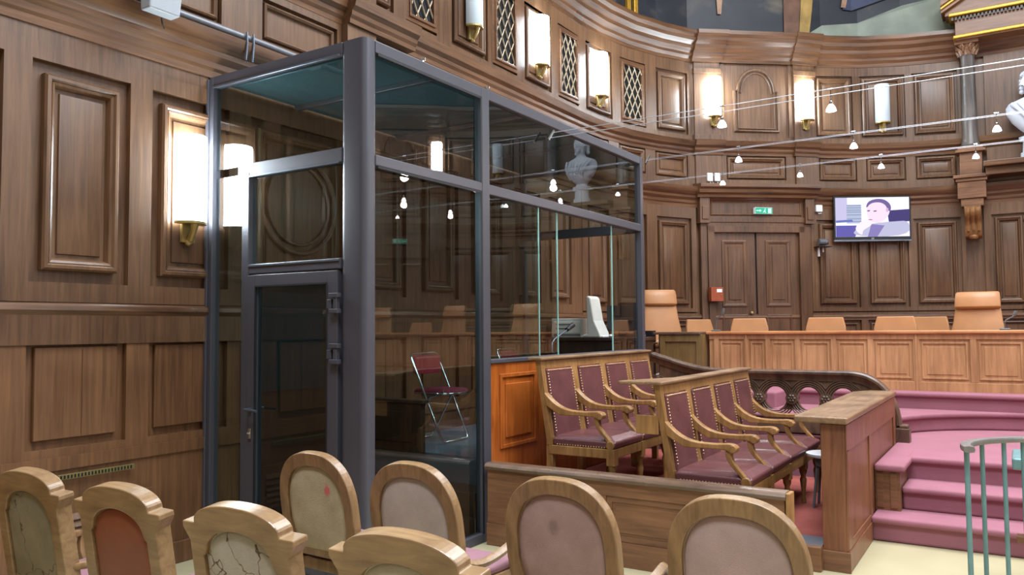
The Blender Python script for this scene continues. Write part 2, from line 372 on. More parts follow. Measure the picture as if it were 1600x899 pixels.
# plinth block beside the pier, carpet on top
mb = MB(); mb.box(-.975, -.80, 6.76, 8.10, .178, .50); o = mb.build('platform', W_PANEL); o['kind'] = 'structure'
mb = MB(); mb.box(-.965, -.915, 6.752, 6.76, .2, .47).box(-.87, -.82, 6.752, 6.76, .2, .47); mb.build('trim_2', W_PANEL, bev=.003)['kind'] = 'structure'
mb = MB(); mb.prism([(-.975, 6.72), (-.76, 6.72), (-.76, 7.22), (-.80, 7.26), (-.80, 8.12), (-.975, 8.12)], 'z', .48, .534); mb.build('trim_3', M_CARPET, bev=.02, seg=3)['kind'] = 'structure'
left = [(-3.9, 9.5), (-3.9, 8.2), (-1.1, 8.2)]
steps_riser('platform', left+arc+[(4.4, 8.2), (4.4, 9.5), (4.4, 9.9), (-3.9, 9.9)], .53, .705, M_CARPET)
steps_riser('platform', [(-4.9, 8.9), (-2.25, 8.9), (-2.25, 9.48), (2.75, 9.48), (2.75, 8.9), (5.4, 8.9), (5.3, 10.4), (4.6, 12.1), (3, 13.3), (1.2, 14.2), (-.7, 14.2), (-2.5, 13.3), (-4.1, 12.1), (-4.8, 10.4)], .3, .878, M_CARPET)

arc2 = [(XC+1.29*math.sin(t), 9.47-1.29*(1-math.cos(t))*.95) for t in [R(-86+172*k/24) for k in range(25)]]
tread([(-3.0, 9.4), (-3.0, 8.2), (-1.06, 8.2)]+arc2+[(3.5, 8.2), (3.5, 9.6), (XC, 9.6), (-3.0, 9.6)], .705)
tread([(-2.27, 9.445), (2.77, 9.445), (2.77, 9.72), (-2.27, 9.72)], .878)
# walls: one base shell per stretch with its joinery
S_L = 9.6; S_R = S_SUM-9.6
low_pan = [(2.46+.79*k, 3.09+.79*k) for k in range(-6, 1)]
low_pan2 = [(3.25, 3.88), (5.3, 5.93), (6.15, 6.78), (7.0, 7.63), (7.9, 8.5), (8.7, 9.3)]
def shell(mb, s0, s1, z0, z1): wprof(mb, s0, s1, [(-.30, z0), (-.022, z0), (-.022, z1), (-.30, z1)])
DECK = .878
def side_wall(name, s0, s1, pans_up, pans_low, circle=None):
    m = MB(); shell(m, s0, s1, 1.66, 4.5)
    band(m, s0, s1, 1.78, 3.36, pans_up, 1.90, 3.25, m=.075)
    wbox(m, s0, s1, 0, .03, 1.52, 1.72)
    wbox(m, s0, s1, 0, .018, 3.36, 3.48)
    if circle:
        cs, cz, r = circle
        for rad, pr, rr in ((r, .02, .02), (r-.07, .012, .012)):
            m.tube([WP(cs+rad*math.cos(t), pr, cz+rad*math.sin(t)) for t in [2*PI*k/40 for k in range(40)]], rr, 6, closed=True)
    band(m, s0, s1, 3.78, 4.30, [(a, b) for a, b in frieze if a > s0 and b < s1], 3.88, 4.22, m=.03, prof=SLIM)
    o = m.build(name, W_WALL, smooth=30); o['kind'] = 'structure'
    m = MB(); shell(m, s0, s1, 0, 1.66)
    band(m, s0, s1, .84, 1.60, pans_low, .89, 1.56, t=.02, m=.055, prof=[(0, -.03), (0, .0), (.004, .006)])
    for a, b in pans_low: 
        if a > s0 and b < s1: wbox(m, (a+b)/2+.03, (a+b)/2+.038, 0, .011, .96, 1.49)
    wbox(m, s0, s1, 0, .016, .15, .76); wbox(m, s0, s1, .0, .03, .76, .84)
    o = m.build(name, W_LOW, smooth=30); o['kind'] = 'structure'
frieze = [(-2.0, -.6), (-.3, 1.1), (1.35, 2.2), (2.45, 3.8), (4.18, 5.0), (5.45, 5.9), (6.2, 7.0), (7.2, 8.0), (8.2, 9.3)]
frieze += [(9.7, 10.35), (10.6, 11.2), (11.42, 12.08), (12.72, 13.70), (14.28, 14.92), (15.07, 15.68), (15.82, 16.42)]
frieze = mir(frieze)
side_wall('wall_left', -3.0, S_L, [(2.46+.79*k, 3.09+.79*k) for k in range(-6, 2)]+[(4.08, 5.08), (5.3, 5.93), (6.15, 6.78), (7.0, 7.63), (7.9, 8.5), (8.7, 9.3)], low_pan+low_pan2, (4.58, 2.62, .40))
rp = lambda l: [(S_SUM-b, S_SUM-a) for a, b in l]
side_wall('wall_right', S_R, S_END, rp([(2.46+.79*k, 3.09+.79*k) for k in range(-6, 9)]), rp(low_pan+low_pan2))
# apse
m = MB(); shell(m, S_L, S_R, 0, 4.5)
D0, D1 = 12.45, 13.87
bays = [(9.75, 10.32), (10.5, 11.2), (11.42, 12.12), (14.2, 14.92), (15.03, 15.68), (15.76, 16.44)]
for segm in ((S_L, 12.2), (14.1, 16.5)):
    for q in (0, 1):
        a, b = segm
        bb = [x for x in bays if x[0] > a and x[1] < b]
        if q: a, b = S_SUM-segm[1], S_SUM-segm[0]; bb = rp(bb)
        band(m, a, b, 1.82, 3.5, bb, 1.88, 3.28, t=.03, m=.06, prof=MOULD+[(.10, -.018), (.104, -.004), (.12, .004)])
        band(m, a, b, .88, 1.80, bb, 1.0, 1.68, t=.03, m=.05, prof=SLIM)
for a, b in ((16.75, S_SUM-16.75),):
    band(m, a, b, 1.82, 3.5, [(16.85, 17.3), (17.42, S_SUM-17.42), (S_SUM-17.3, S_SUM-16.85)], 1.88, 3.28, t=.03, m=.04)
    band(m, a, b, .88, 1.80, [(16.85, 17.3), (17.42, S_SUM-17.42), (S_SUM-17.3, S_SUM-16.85)], 1.0, 1.68, t=.03, m=.04, prof=SLIM)
for a, b in ((S_L, 12.2), (12.62, 13.85), (14.2, 16.5)):
    for q in (0, 1):
        if q: a, b = S_SUM-b, S_SUM-a
        band(m, a, b, 3.78, 4.36, [x for x in frieze if x[0] > a and x[1] < b], 3.90, 4.28, m=.02, prof=RAISE)
m.build('wall_apse', W_WALL, smooth=30)['kind'] = 'structure'
# gallery storey
m = MB(); shell(m, -3, S_END, 4.5, 6.3)
grilles = [(5.93, 6.42), (7.46, 7.98), (9.0, 9.56), (10.66, 11.23)]
scp = [(6.68, 7.36), (8.16, 8.82), (9.77, 10.46)]
flat = [(5.15, 5.75), (11.46, 12.10)]
for a, b in ((-3, 12.2),):
    for q in (0, 1):
        if q: a, b = S_SUM-b, S_SUM-a
        pl = [x for x in grilles+scp+flat+[(4.35, 4.95), (2.6, 3.9), (1.0, 2.3), (-.6, .7)]]
        if q: pl = rp(pl)
        wbox(m, a, b, -.022, .02, 4.5, 4.60); wbox(m, a, b, -.022, .02, 5.58, 5.84)
        ps = sorted(pl); e = a
        for x, y in ps: wbox(m, e, x, -.022, .02, 4.60, 5.58); e = y
        wbox(m, e, b, -.022, .02, 4.60, 5.58)
        for x, y in ps:
            if (x, y) in grilles or (x, y) in rp(grilles): continue
            wring(m, x+.05, y-.05, 4.65, 5.53, RAISE)
pr = [(14.24, 14.88), (15.0, 15.7), (15.8, 16.46)]
for q in (0, 1):
    a, b = (14.2, 16.5) if not q else (S_SUM-16.5, S_SUM-14.2)
    band(m, a, b, 4.5, 5.84, pr if not q else rp(pr), 4.60, 5.62, t=.02, m=.04)
    #arch
    a, b = (12.62, 13.85) if not q else (S_SUM-13.85, S_SUM-12.62)
    wbox(m, a, b, -.03, 0, 4.5, 5.84); wbox(m, a, b, 0, .02, 4.5, 4.58); wbox(m, a, b, 0, .02, 5.78, 5.84)
    wbox(m, a, a+.08, 0, .02, 4.58, 5.78); wbox(m, b-.08, b, 0, .02, 4.58, 5.78)
    c = (a+b)/2; hw = .36; pts = [(c-hw, 5.32), (c-hw, 4.68), (c+hw, 4.68), (c+hw, 5.32), (c+hw-.06, 5.32)]
    pts += [(c+(hw-.06)*math.cos(t), 5.34+.33*math.sin(t)) for t in [PI*k/16 for k in range(17)]]+[(c-hw+.06, 5.32)]
    for off, rr in ((0, .026), (.06, .013)):
        cc = [(c+(s-c)*(1-off/hw), 5.1+(z-5.1)*(1-off/.6)) for s, z in pts]
        m.tube([WP(s, .008, z) for s, z in cc], rr, 6, closed=True)
m.build('wall_gallery', W_WALL, smooth=30)['kind'] = 'structure'
# upper wall with painting above the cornice
m = MB(); wprof(m, -3, S_END, [(-.3, 6.3), (0, 6.3), (0, 9.2), (-.3, 9.2)])
mt, nt, b = base_mat('dark_mural'); N = nt.nodes; L = nt.links
b.inputs['Roughness'].default_value = .55
at = N.new('ShaderNodeAttribute'); at.attribute_name = 'st'
n1 = N.new('ShaderNodeTexNoise'); n1.inputs['Scale'].default_value = 1.1; n1.inputs['Detail'].default_value = 6; n1.inputs['Distortion'].default_value = 1.2
L.new(at.outputs['Vector'], n1.inputs['Vector']); cr = N.new('ShaderNodeValToRGB'); e = cr.color_ramp.elements
e[0].position = .38; e[0].color = srgb(18, 22, 32); e[1].position = .75; e[1].color = srgb(92, 84, 70)
x = e.new(.55); x.color = srgb(30, 34, 42)
L.new(n1.outputs['Fac'], cr.inputs['Fac']); L.new(cr.outputs[0], b.inputs['Base Color'])
m.build('wall_mural', mt)['kind'] = 'structure'
# back wall behind the viewer and ceiling
m = MB(); m.box(-5.3, 5.8, -3.3, -3.0, 0, 9.2); m.build('wall_back', plain('pale_back_wall', srgb(150, 128, 104), .7))['kind'] = 'structure'
m = MB(); m.box(-5.6, 6.1, -3.4, 15.2, 9.2, 9.4); m.build('ceiling', plain('ceiling_plaster', srgb(190, 186, 176), .8))['kind'] = 'structure'

# painted figures on the mural (flat paint on the wall)
def paint(name, pts, mat, n=.012):
    mm = MB(); ss = [(s, z) for s, z in pts]; vs = [mm.v(WP(s, n, z)) for s, z in ss]; mm.f(vs)
    o = mm.build(name, mat); o['kind'] = 'structure'; return o
PM = lambda n, a, c: plain(n, srgb(*a), .6, var=.3, scale=c)
p_och = PM('paint_ochre', (150, 122, 66), 6); p_brn = PM('paint_umber', (96, 66, 50), 6); p_stone = PM('paint_stone', (122, 130, 118), 2)
p_flesh = PM('paint_flesh', (150, 116, 92), 6); p_wht = PM('paint_white', (178, 180, 176), 5); p_blue = PM('paint_blue', (40, 48, 74), 3)
paint('wall_mural', [(14.0, 6.2), (14.35, 6.2), (15.0, 6.2), (16.45, 6.2), (16.45, 6.85), (15.7, 6.75), (15.0, 6.5), (14.4, 6.45)], p_stone, .02)
paint('wall_mural', [(13.72, 6.24), (14.1, 6.24), (14.2, 6.7), (14.12, 7.6), (13.8, 7.6), (13.72, 6.8)], p_brn, .03)
paint('wall_mural', [(13.98, 6.26), (14.16, 6.3), (14.22, 6.7), (14.3, 7.6), (14.08, 7.6), (14.02, 6.8)], p_och, .04)
paint('wall_mural', [(14.75, 6.72), (14.9, 6.7), (15.6, 6.92), (16.1, 7.0), (16.1, 7.15), (15.5, 7.15), (14.9, 7.05)], p_blue, .03)
paint('wall_mural', [(15.5, 6.93), (16.05, 6.98), (16.2, 7.06), (15.9, 7.1), (15.5, 7.05)], p_flesh, .05)
paint('wall_mural', [(15.3, 6.9), (15.5, 6.96), (15.55, 7.2), (15.3, 7.2)], p_wht, .045)
paint('wall_mural', [(14.72, 6.75), (14.8, 6.74), (14.86, 7.0), (14.78, 7.05)], p_flesh, .04)
paint('wall_mural', [(12.62, 6.55), (12.68, 6.55), (12.76, 7.3), (12.58, 7.3)], p_flesh, .03)
m = MB(); wbox(m, 10.83, 10.91, 0, .06, 6.2, 9); wbox(m, 10.99, 11.07, 0, .05, 6.2, 9); m.build('trim_4', M_GOLD, bev=.008)['kind'] = 'structure'

# cornices
C1 = [(0, 3.45), (.03, 3.45), (.035, 3.50), (.05, 3.52), (.055, 3.56), (.09, 3.60), (.095, 3.635), (.13, 3.665), (.15, 3.70), (.155, 3.73), (.16, 3.76), (0, 3.80)]
C2 = [(0, 4.28), (.025, 4.28), (.03, 4.32), (.05, 4.35), (.055, 4.385), (.09, 4.42), (.10, 4.46), (.11, 4.50), (0, 4.52)]
C3 = [(0, 5.76), (.03, 5.76), (.035, 5.81), (.07, 5.85), (.075, 5.89), (.13, 5.95), (.14, 6.0), (.20, 6.05), (.21, 6.10), (.25, 6.14), (.25, 6.20), (0, 6.22)]
def off(p, d): return [(n+d if n > 0 else n, z) for n, z in p]
def cornice(name, prof, breaks, s0=-3.0, s1=S_END):
    mm = MB(); wprof(mm, s0, s1, prof)
    for a, b, d in breaks: wprof(mm, a, b, off(prof, d))
    o = mm.build(name, W_TRIM, smooth=25); o['kind'] = 'structure'
pil = [(12.2, 12.62), (13.85, 14.22)]
pils = mir(pil)
cornice('trim_5', C1, [])
cornice('trim_6', C2, [(a-.03, b+.03, .05) for a, b in pils]+[(5.05, 5.95, .10)])
cornice('trim_7', C3, [(a-.04, b+.04, .05) for a, b in pils]+[(12.62, 13.85, .02), (S_SUM-13.85, S_SUM-12.62, .02)])
mm = MB()
for a, b in pils:
    wbox(mm, a, b, 0, .06, 3.80, 4.28); wbox(mm, a, b, 0, .05, 4.52, 5.78); wbox(mm, a-.015, b+.015, 0, .075, 5.58, 5.66); wbox(mm, a-.02, b+.02, 0, .08, 4.52, 4.60)
mm.build('trim_8', W_WALL, bev=.004)['kind'] = 'structure'
mm = MB(); wbox(mm, 5.05, 5.42, 0, .10, 3.80, 4.28); wbox(mm, 5.05, 5.42, 0, .10, 4.52, 5.76); mm.build('trim_9', W_WALL, bev=.004)['kind'] = 'structure'
mm = MB(); wprof(mm, -3, S_END, [(0, 1.70), (.03, 1.70), (.045, 1.73), (.04, 1.76), (0, 1.79)]); mm.build('trim_10', W_TRIM, smooth=30)['kind'] = 'structure'
mm = MB(); wbox(mm, -3, 9.0, 0, .035, 0, .15); mm.build('baseboard_left', W_LOW, bev=.006)['kind'] = 'structure'

# double doors
def make_door(mirror, nm):
    M = (lambda s: S_SUM-s) if mirror else (lambda s: s)
    def wb(mm, a, b, *r):
        a, b = M(a), M(b); wbox(mm, min(a, b), max(a, b), *r)
    root = thing(nm, (0, 0, 0), kind='structure')
    def part(fn, name, mat, bev=.004, smooth=None, par=root):
        mm = MB(); fn(mm); return mm.build(name, mat, par, bev=bev, smooth=smooth)
    def casing(mm):
        for a, b, n in ((12.36, 12.46, .09), (13.86, 13.96, .09), (12.26, 12.36, .06), (13.96, 14.08, .06)): wb(mm, a, b, 0, n, DECK, 3.16)
        wb(mm, 12.36, 13.96, 0, .09, 3.06, 3.16); wb(mm, 12.26, 14.08, 0, .06, 3.16, 3.26); wb(mm, 12.30, 14.02, 0, .075, 3.22, 3.30)
        wb(mm, 12.22, 12.38, 0, .12, 3.2, 3.62); wb(mm, 13.96, 14.12, 0, .12, 3.2, 3.62); wb(mm, 12.38, 13.96, 0, .05, 3.30, 3.60)
        wb(mm, 12.25, 12.35, 0, .14, 3.26, 3.46); wb(mm, 13.99, 14.09, 0, .14, 3.26, 3.46)
    part(casing, 'door_casing', W_DOOR)
    def fr(mm):
        a, b = sorted((M(12.42), M(13.92))); wring(mm, a, b, 3.33, 3.57, SLIM, .05)
    part(fr, 'door_frieze', W_DOOR, bev=0)
    def cor(mm):
        a, b = sorted((M(12.17), M(14.17)))
        wprof(mm, a, b, [(0, 3.60), (.15, 3.60), (.16, 3.64), (.20, 3.67), (.21, 3.72), (.25, 3.75), (.25, 3.80), (0, 3.83)])
    part(cor, 'door_cornice', W_TRIM, bev=0)
    for a, b, k in ((12.46, 13.145, 0), (13.175, 13.86, 1)):
        def leaf(mm):
            lo, hi = sorted((M(a), M(b)))
            wbox(mm, lo, hi, 0.005, .03, DECK, 3.06)
            wring(mm, lo+.14, hi-.14, 1.90, 2.94, [(0, 0), (0, .014), (.02, .02), (.05, .012), (.06, .002), (.10, .002), (.11, .014)], .03)
            wring(mm, lo+.14, hi-.14, 1.50, 1.78, [(0, 0), (0, .012), (.02, .016), (.03, .002)], .03)
            wring(mm, lo+.14, hi-.14, 1.05, 1.40, [(0, 0), (0, .012), (.02, .016), (.03, .002)], .03)
        lf = part(leaf, 'door_leaf', W_DOOR, bev=0)
        if k == 0:
            p = WP(M(13.06), .06, 1.80); mm = MB(); mm.ico(p, .026, 2); mm.tube([WP(M(13.06), .03, 1.8), p], .01); mm.build('door_knob', M_BRASS, lf, smooth=60)
    part(lambda mm: wb(mm, 13.135, 13.185, 0.001, .012, DECK, 3.06), 'door_gap', M_VOID, bev=0)
make_door(False, 'door_1'); make_door(True, 'door_2')
# dark door in the left wall inside the dock
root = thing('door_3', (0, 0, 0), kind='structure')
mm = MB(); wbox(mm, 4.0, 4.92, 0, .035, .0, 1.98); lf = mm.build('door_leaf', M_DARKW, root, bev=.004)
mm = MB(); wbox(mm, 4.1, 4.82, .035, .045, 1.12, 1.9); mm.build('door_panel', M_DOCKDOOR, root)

# column pedestal, columns, niche, pediment
for k, sx in enumerate((-.53, 2*XC+.53)):
    t = thing('engaged_column', (sx, 14.12, 2.9), 0, ['grey engaged column with leafy capital on bracket, right of the television', 'grey engaged column with leafy capital on the far side of the bust'][k], 'column', 'columns flanking the bust niche')
    mm = MB(); prof = [(.13, 1.42), (.14, 1.45), (.12, 1.49), (.125, 1.52), (.108, 1.56), (.105, 1.9), (.095, 2.84), (.11, 2.86)]
    mm.lathe(prof, n=24); mm.build('shaft', M_COL, t, smooth=40)
    mm = MB(); mm.lathe([(.09, 2.84), (.1, 2.9), (.105, 2.95), (.14, 3.02), (.15, 3.04)], n=20)
    for a in range(8):
        th = 2*PI*a/8; c, s_ = math.cos(th), math.sin(th)
        mm.tube([(.10*c, .10*s_, 2.86), (.125*c, .125*s_, 2.92), (.15*c, .15*s_, 2.945), (.155*c, .155*s_, 2.925)], [.03, .03, .022, .012], 6)
        th += PI/8; c, s_ = math.cos(th), math.sin(th)
        mm.tube([(.10*c, .10*s_, 2.92), (.13*c, .13*s_, 2.98), (.165*c, .165*s_, 3.005), (.17*c, .17*s_, 2.985)], [.025, .025, .02, .01], 6)
    mm.box(-.16, .16, -.16, .16, 3.02, 3.06); mm.build('capital', W_PANEL, t, smooth=50)
    mm = MB(); mm.box(-.15, .15, -.13, .2, .98, 1.33).box(-.2, .2, -.18, .2, 1.33, 1.37).box(-.17, .17, -.16, .2, 1.37, 1.42).box(-.24, .24, -.2, .2, .93, .98).box(-.21, .21, -.17, .2, .88, .93)
    mm.build('pedestal', W_PANEL, t, bev=.006)
    mm = MB(); mm.box(-.19, .19, -.15, .2, .62, .88).box(-.15, .15, -.12, .2, .5, .62); mm.build('bracket_block', W_PANEL, t, bev=.006)
    mm = MB()
    side = bez((-.14, .5), (-.17, .3), (-.02, .34), (-.06, .14), 8)+[(-.05, .06), (-.01, .02), (.12, .02), (.12, .5)]
    mm.prism(side, 'x', -.11, .11)
    for xx in (-.07, 0, .07): mm.tube([(xx, y-.005, z) for y, z in bez((-.14, .47), (-.17, .3), (-.04, .34), (-.07, .12), 8)], [.03, .034, .036, .034, .03, .026, .024, .03, .02], 6)
    mm.lathe([(.05, 0), (.07, .03), (.06, .06)], (0, -.02, .0), 10)
    mm.build('console_scroll', plain('gilt_brown_carving', srgb(128, 86, 48), .35, .2, var=.25, scale=20) if k == 0 else MATS['gilt_brown_carving'], t, smooth=50)
mm = MB(); mm.box(-.32, .82, 14.27, 14.31, 4.04, 5.95); mm.build('trim_11', W_WALL)['kind'] = 'structure'
mm = MB(); mm.box(-.36, .86, 13.80, 14.3, 3.96, 4.04).box(-.34, .84, 13.9, 14.3, 3.84, 3.96); mm.build('trim_12', W_TRIM, bev=.01)['kind'] = 'structure'
t = thing('pediment', (XC, 14.0, 5.96), 0, 'gilded triangular pediment with dentils above the columned niche', 'pediment')
mm = MB(); mm.box(-.92, .92, -.12, .28, 0, .34); mm.build('frieze', W_PANEL, t, bev=.005)
mm = MB(); mm.box(-.95, .95, -.16, .28, .02, .07).box(-1.0, 1.0, -.2, .28, .36, .41); mm.build('gilt_fillet', M_GOLD, t, bev=.012)
mm = MB()
for i in range(39): mm.box(-.965+i*.05, -.935+i*.05, -.17, -.1, .30, .345)
mm.build('dentils', M_DARKW, t)
mm = MB(); mm.prism([(-1.05, .41), (1.05, .41), (1.05, .46), (0, 1.12), (-1.05, .46)], 'y', -.1, .28); mm.build('tympanum', W_PANEL, t)
for q, (d0, d1, mat) in enumerate(((.0, .05, W_PANEL), (.05, .09, M_GOLD), (.09, .2, W_PANEL), (.2, .24, M_GOLD))):
    mm = MB()
    for sg in (-1, 1): mm.prism([(sg*1.1, .44+d0), (0, 1.08+d0), (0, 1.08+d1), (sg*1.1, .44+d1)], 'y', -.18-.04*q, .28)
    mm.build('raking_cornice', mat, t, bev=.004)

# lattice grilles
def make_grille(s0, s1, z0, z1):
    cs = (s0+s1)/2; p = WP(cs, .0, z0); w2 = (s1-s0)/2; hh = z1-z0
    t = thing('lattice_grille', p, wrot(cs))
    mm = MB(); O = [(-w2, 0), (w2, 0), (w2, hh), (-w2, hh)]; I = [(-w2+.06, .06), (w2-.06, .06), (w2-.06, hh-.06), (-w2+.06, hh-.06)]
    mm.ringplate(O, I, 'y', -.03, 0); 
    I2 = [(-w2+.045, .045), (w2-.045, .045), (w2-.045, hh-.045), (-w2+.045, hh-.045)]; I3 = [(-w2+.075, .075), (w2-.075, .075), (w2-.075, hh-.075), (-w2+.075, hh-.075)]
    mm.ringplate(I2, I3, 'y', -.045, 0); mm.build('frame', W_TRIM, t, bev=.005)
    mm = MB(); mm.box(-w2+.06, w2-.06, -.004, .0, .06, hh-.06); mm.build('dark_backing', M_VOID, t)
    mm = MB(); W, Hh = w2-.07, hh/2-.07; c0 = hh/2
    st = .125; kx = .52
    for sg in (-1, 1):
        k = -12
        while k <= 12:
            cxx = k*st; pts = []
            # line x = cxx + sg*kx*z, clipped
            zs = [z for z in (-Hh, Hh)]; zz = sorted([max(-Hh, min(Hh, ((-W)-cxx)/(sg*kx))), max(-Hh, min(Hh, (W-cxx)/(sg*kx)))])
            if zz[1]-zz[0] > .02: mm.tube([(cxx+sg*kx*z, -.018+.004*sg, z+c0) for z in zz], .0085, 5)
            k += 1
    mm.build('lattice', M_MESHGOLD, t)
    return t
gl = ['nearest the pilaster, left of the unlit wall lamp', 'between the unlit wall lamp and the first lit lamp', 'between the two lit gallery wall lamps', 'right of the second lit gallery wall lamp']
for q in (0, 1):
    for i, (a, b) in enumerate(grilles):
        if q: a, b = S_SUM-b, S_SUM-a
        g = make_grille(a, b, 4.62, 5.56)
        tag(g, ('diamond lattice grille in gallery panelling, '+gl[i]) if not q else 'diamond lattice grille on the opposite gallery wall, seen only as reflection', 'grille', 'lattice grilles of the gallery')

# wall sconces
def make_sconce(lit):
    t = thing('wall_lamp', (0, 0, 0), 0)
    mm = MB(); n = 14; w2 = .114
    ring = lambda k, z: [(w2*k*math.cos(a), -.03-.12*k*math.sin(a), z) for a in [PI*i/n for i in range(n+1)]]
    mm.loft([ring(.9, .12), ring(1, .13), ring(1, .71), ring(.96, .735), ring(.8, .74)]); mm.build('diffuser', M_ON if lit else M_OPAL, t, smooth=50)
    mm = MB(); mm.loft([ring(1.03, .105), ring(1.03, .125)]); mm.box(-.05, .05, -.03, 0, -.02, .3); mm.build('back_plate', M_BRASS, t, bev=.003)
    mm = MB(); mm.tube([(0, -.02, .0), (0, -.05, -.0), (0, -.09, .06), (0, -.10, .11)], [.022, .024, .02, .03], 8); mm.ico((0, -.03, -.02), .03, 1); mm.build('bracket', M_BRASS, t, smooth=50)
    return t
SL = make_sconce(True); SU = make_sconce(False); used = set()
scon = [(3.53, 2.24, 1, 'blazing white half-round wall lamp left of the glass dock'),
        (7.03, 4.76, 0, 'unlit white half-round wall lamp between two gallery lattice grilles'),
        (8.5, 4.74, 1, 'lit half-round gallery wall lamp between second and third lattice grilles'),
        (10.12, 4.74, 1, 'lit half-round gallery wall lamp between third and fourth lattice grilles'),
        (12.5, 4.76, 1, 'lit half-round wall lamp on the pilaster left of the arched panel'),
        (14.04, 4.74, 1, 'lit half-round wall lamp on the pilaster right of the arched panel'),
        (15.34, 4.72, 0, 'unlit white half-round wall lamp above the television')]
for s, z, lit, lab in scon:
    base = SL if lit else SU
    onp = .05 if (12.2 < s < 12.62 or 13.85 < s < 14.2) else .0
    for q in (0, 1):
        ss = S_SUM-s if q else s; p = WP(ss, onp+.01, z)
        if lit not in used: o = base; o.location = p; o.rotation_euler = (0, 0, wrot(ss)); used.add(lit)
        else: o = dup(base, p, wrot(ss))
        tag(o, lab if not q else ('half-round wall lamp on the opposite wall, seen only as a reflection in the dock glass'), 'wall lamp', 'half-round wall lamps')

# ------------------------------------------------------------------ glass dock
DX, DL, DY, DYM, DE = -3.42, -4.955, 3.70, 5.05, 8.10
dock = thing('glass_dock', (DX, DY, 0), 0, 'tall defendants dock of dark metal frame and glass against the panelled wall', 'glass dock')
def dk(name, mat, boxes, bev=.006, par=dock, off=True):
    mm = MB()
    for b in boxes: mm.box(b[0]-DX, b[1]-DX, b[2]-DY, b[3]-DY, b[4], b[5])
    return mm.build(name, mat, par, bev=bev)
# corner post, rounded
mm = MB(); r = .045; pts = []
for cx, cy, a0 in ((-.215+r, .12-r, 90), (-.215+r, 0+r, 180), (0-r, 0+r, 270), (0-r, .12-r, 0)):
    pts += [(cx+r*math.cos(R(a0+a)), cy+r*math.sin(R(a0+a))) for a in range(0, 91, 15)]
mm.prism(pts, 'z', 0, 3.45); mm.build('corner_post', M_ALU, dock, smooth=35)
dk('post', M_ALU, [(DX-.072, DX+.003, DYM-.055, DYM+.045, 0, 3.4485)])
dk('post', M_ALU, [(DX-.072, DX+.003, DE-.07, DE+.003, .3, 3.4485)])
dk('post', M_ALU, [(DL+.002, DL+.055, DY-.003, DY+.072, 0, 3.4485)])
dk('post', M_ALU, [(DL, DL+.06, DE-.07, DE, .3, 3.45)])
dk('top_rail', M_ALU, [(DX-.07, DX, DY+.10, DE, 3.37, 3.45)])
dk('top_rail', M_ALU, [(DL, DX-.20, DY, DY+.07, 3.37, 3.45)])
dk('top_rail', M_ALU, [(DL, DX-.05, DE-.07, DE, 3.37, 3.45)])
dk('middle_rail', M_ALU, [(DX-.07, DX, DY+.10, DYM-.05, 2.64, 2.71)])
dk('middle_rail', M_ALU, [(DX-.07, DX, DYM+.04, DE-.05, 2.63, 2.71)])
dk('middle_rail', M_ALU, [(DL+.33, DX-.20, DY, DY+.07, 2.67, 2.765)])
dk('middle_rail', M_ALU, [(DL, DX-.05, DE-.07, DE, 2.62, 2.72)])
dk('sill_rail', M_ALU, [(DX-.08, DX+.01, DYM+.04, DE, 1.325, 1.36)])
dk('bottom_rail', M_ALU, [(DX-.07, DX, DY+.1, DYM-.05, 0, .07)])
dk('door_post', M_ALU, [(-4.575, -4.50, DY-.003, DY+.072, 0, 2.70)])
dk('transom', M_ALU, [(-4.50, DX-.21, DY, DY+.07, 1.985, 2.055)])
for b_ in ((DL+.05, DX-.22, DY-.008, DY, 3.362, 3.376), (-4.5, DX-.22, DY-.008, DY, 2.664, 2.674), (-4.5, DX-.22, DY-.008, DY, 2.035, 2.05)): dk('glazing_bead', M_ALUS, [b_], bev=.002)
dk('gasket', M_GASK, [(DX+.0005, DX+.003, DYM-.075, DYM-.055, .07, 2.64), (DX+.0005, DX+.003, DYM-.075, DYM-.055, 2.71, 3.37), (DX+.0005, DX+.003, DY+.12, DYM-.07, 3.355, 3.37), (DX+.0005, DX+.003, DY+.12, DYM-.07, 2.625, 2.64)], bev=0)
g = .004
def pane(name, b, mat=M_GLASS): return dk(name, mat, [b], bev=0)
pane('glass_pane', (DX-.035-g, DX-.035+g, DY+.11, DYM-.05, .06, 2.65))
pane('glass_pane', (DX-.035-g, DX-.035+g, DY+.11, DYM-.05, 2.70, 3.38))
pane('glass_pane', (DX-.035-g, DX-.035+g, DYM+.04, DE-.06, 2.70, 3.38))
pane('glass_pane', (DX-.025-g, DX-.025+g, DYM+.04, 5.87, 1.36, 2.64))
pane('glass_pane', (DX-.055-g, DX-.055+g, DYM+.04, 6.25, 1.36, 2.64))
pane('glass_pane', (DX-.055-g, DX-.055+g, 7.40, DE-.06, 1.36, 2.64))
dk('pane_edge', M_GEDGE, [(DX-.031, DX-.019, 5.87, 5.878, 1.36, 2.64), (DX-.061, DX-.049, 6.25, 6.258, 1.36, 2.64), (DX-.061, DX-.049, 7.392, 7.40, 1.36, 2.64)], bev=0)
pane('glass_pane', (DL+.05, -4.57, DY+.035-g, DY+.035+g, .0, 2.70), M_GLASSD)
pane('glass_pane', (DL+.05, DX-.12, DY+.035-g, DY+.035+g, 2.76, 3.38), M_GLASS)
pane('glass_pane', (-4.50, DX-.13, DY+.035-g, DY+.035+g, 2.05, 2.68), M_GLASS)
pane('glass_pane', (DL+.05, DX-.06, DE-.035-g, DE-.035+g, 2.72, 3.38), M_GLASSD)
dk('roof_sheet', M_ROOF, [(DL+.02, DX-.06, DY+.06, DE-.05, 3.425, 3.435)], bev=0)
for yy in (4.5, 5.75, 7.0): dk('roof_beam', M_ALU, [(DL+.02, DX-.07, yy, yy+.045, 3.385, 3.425)])
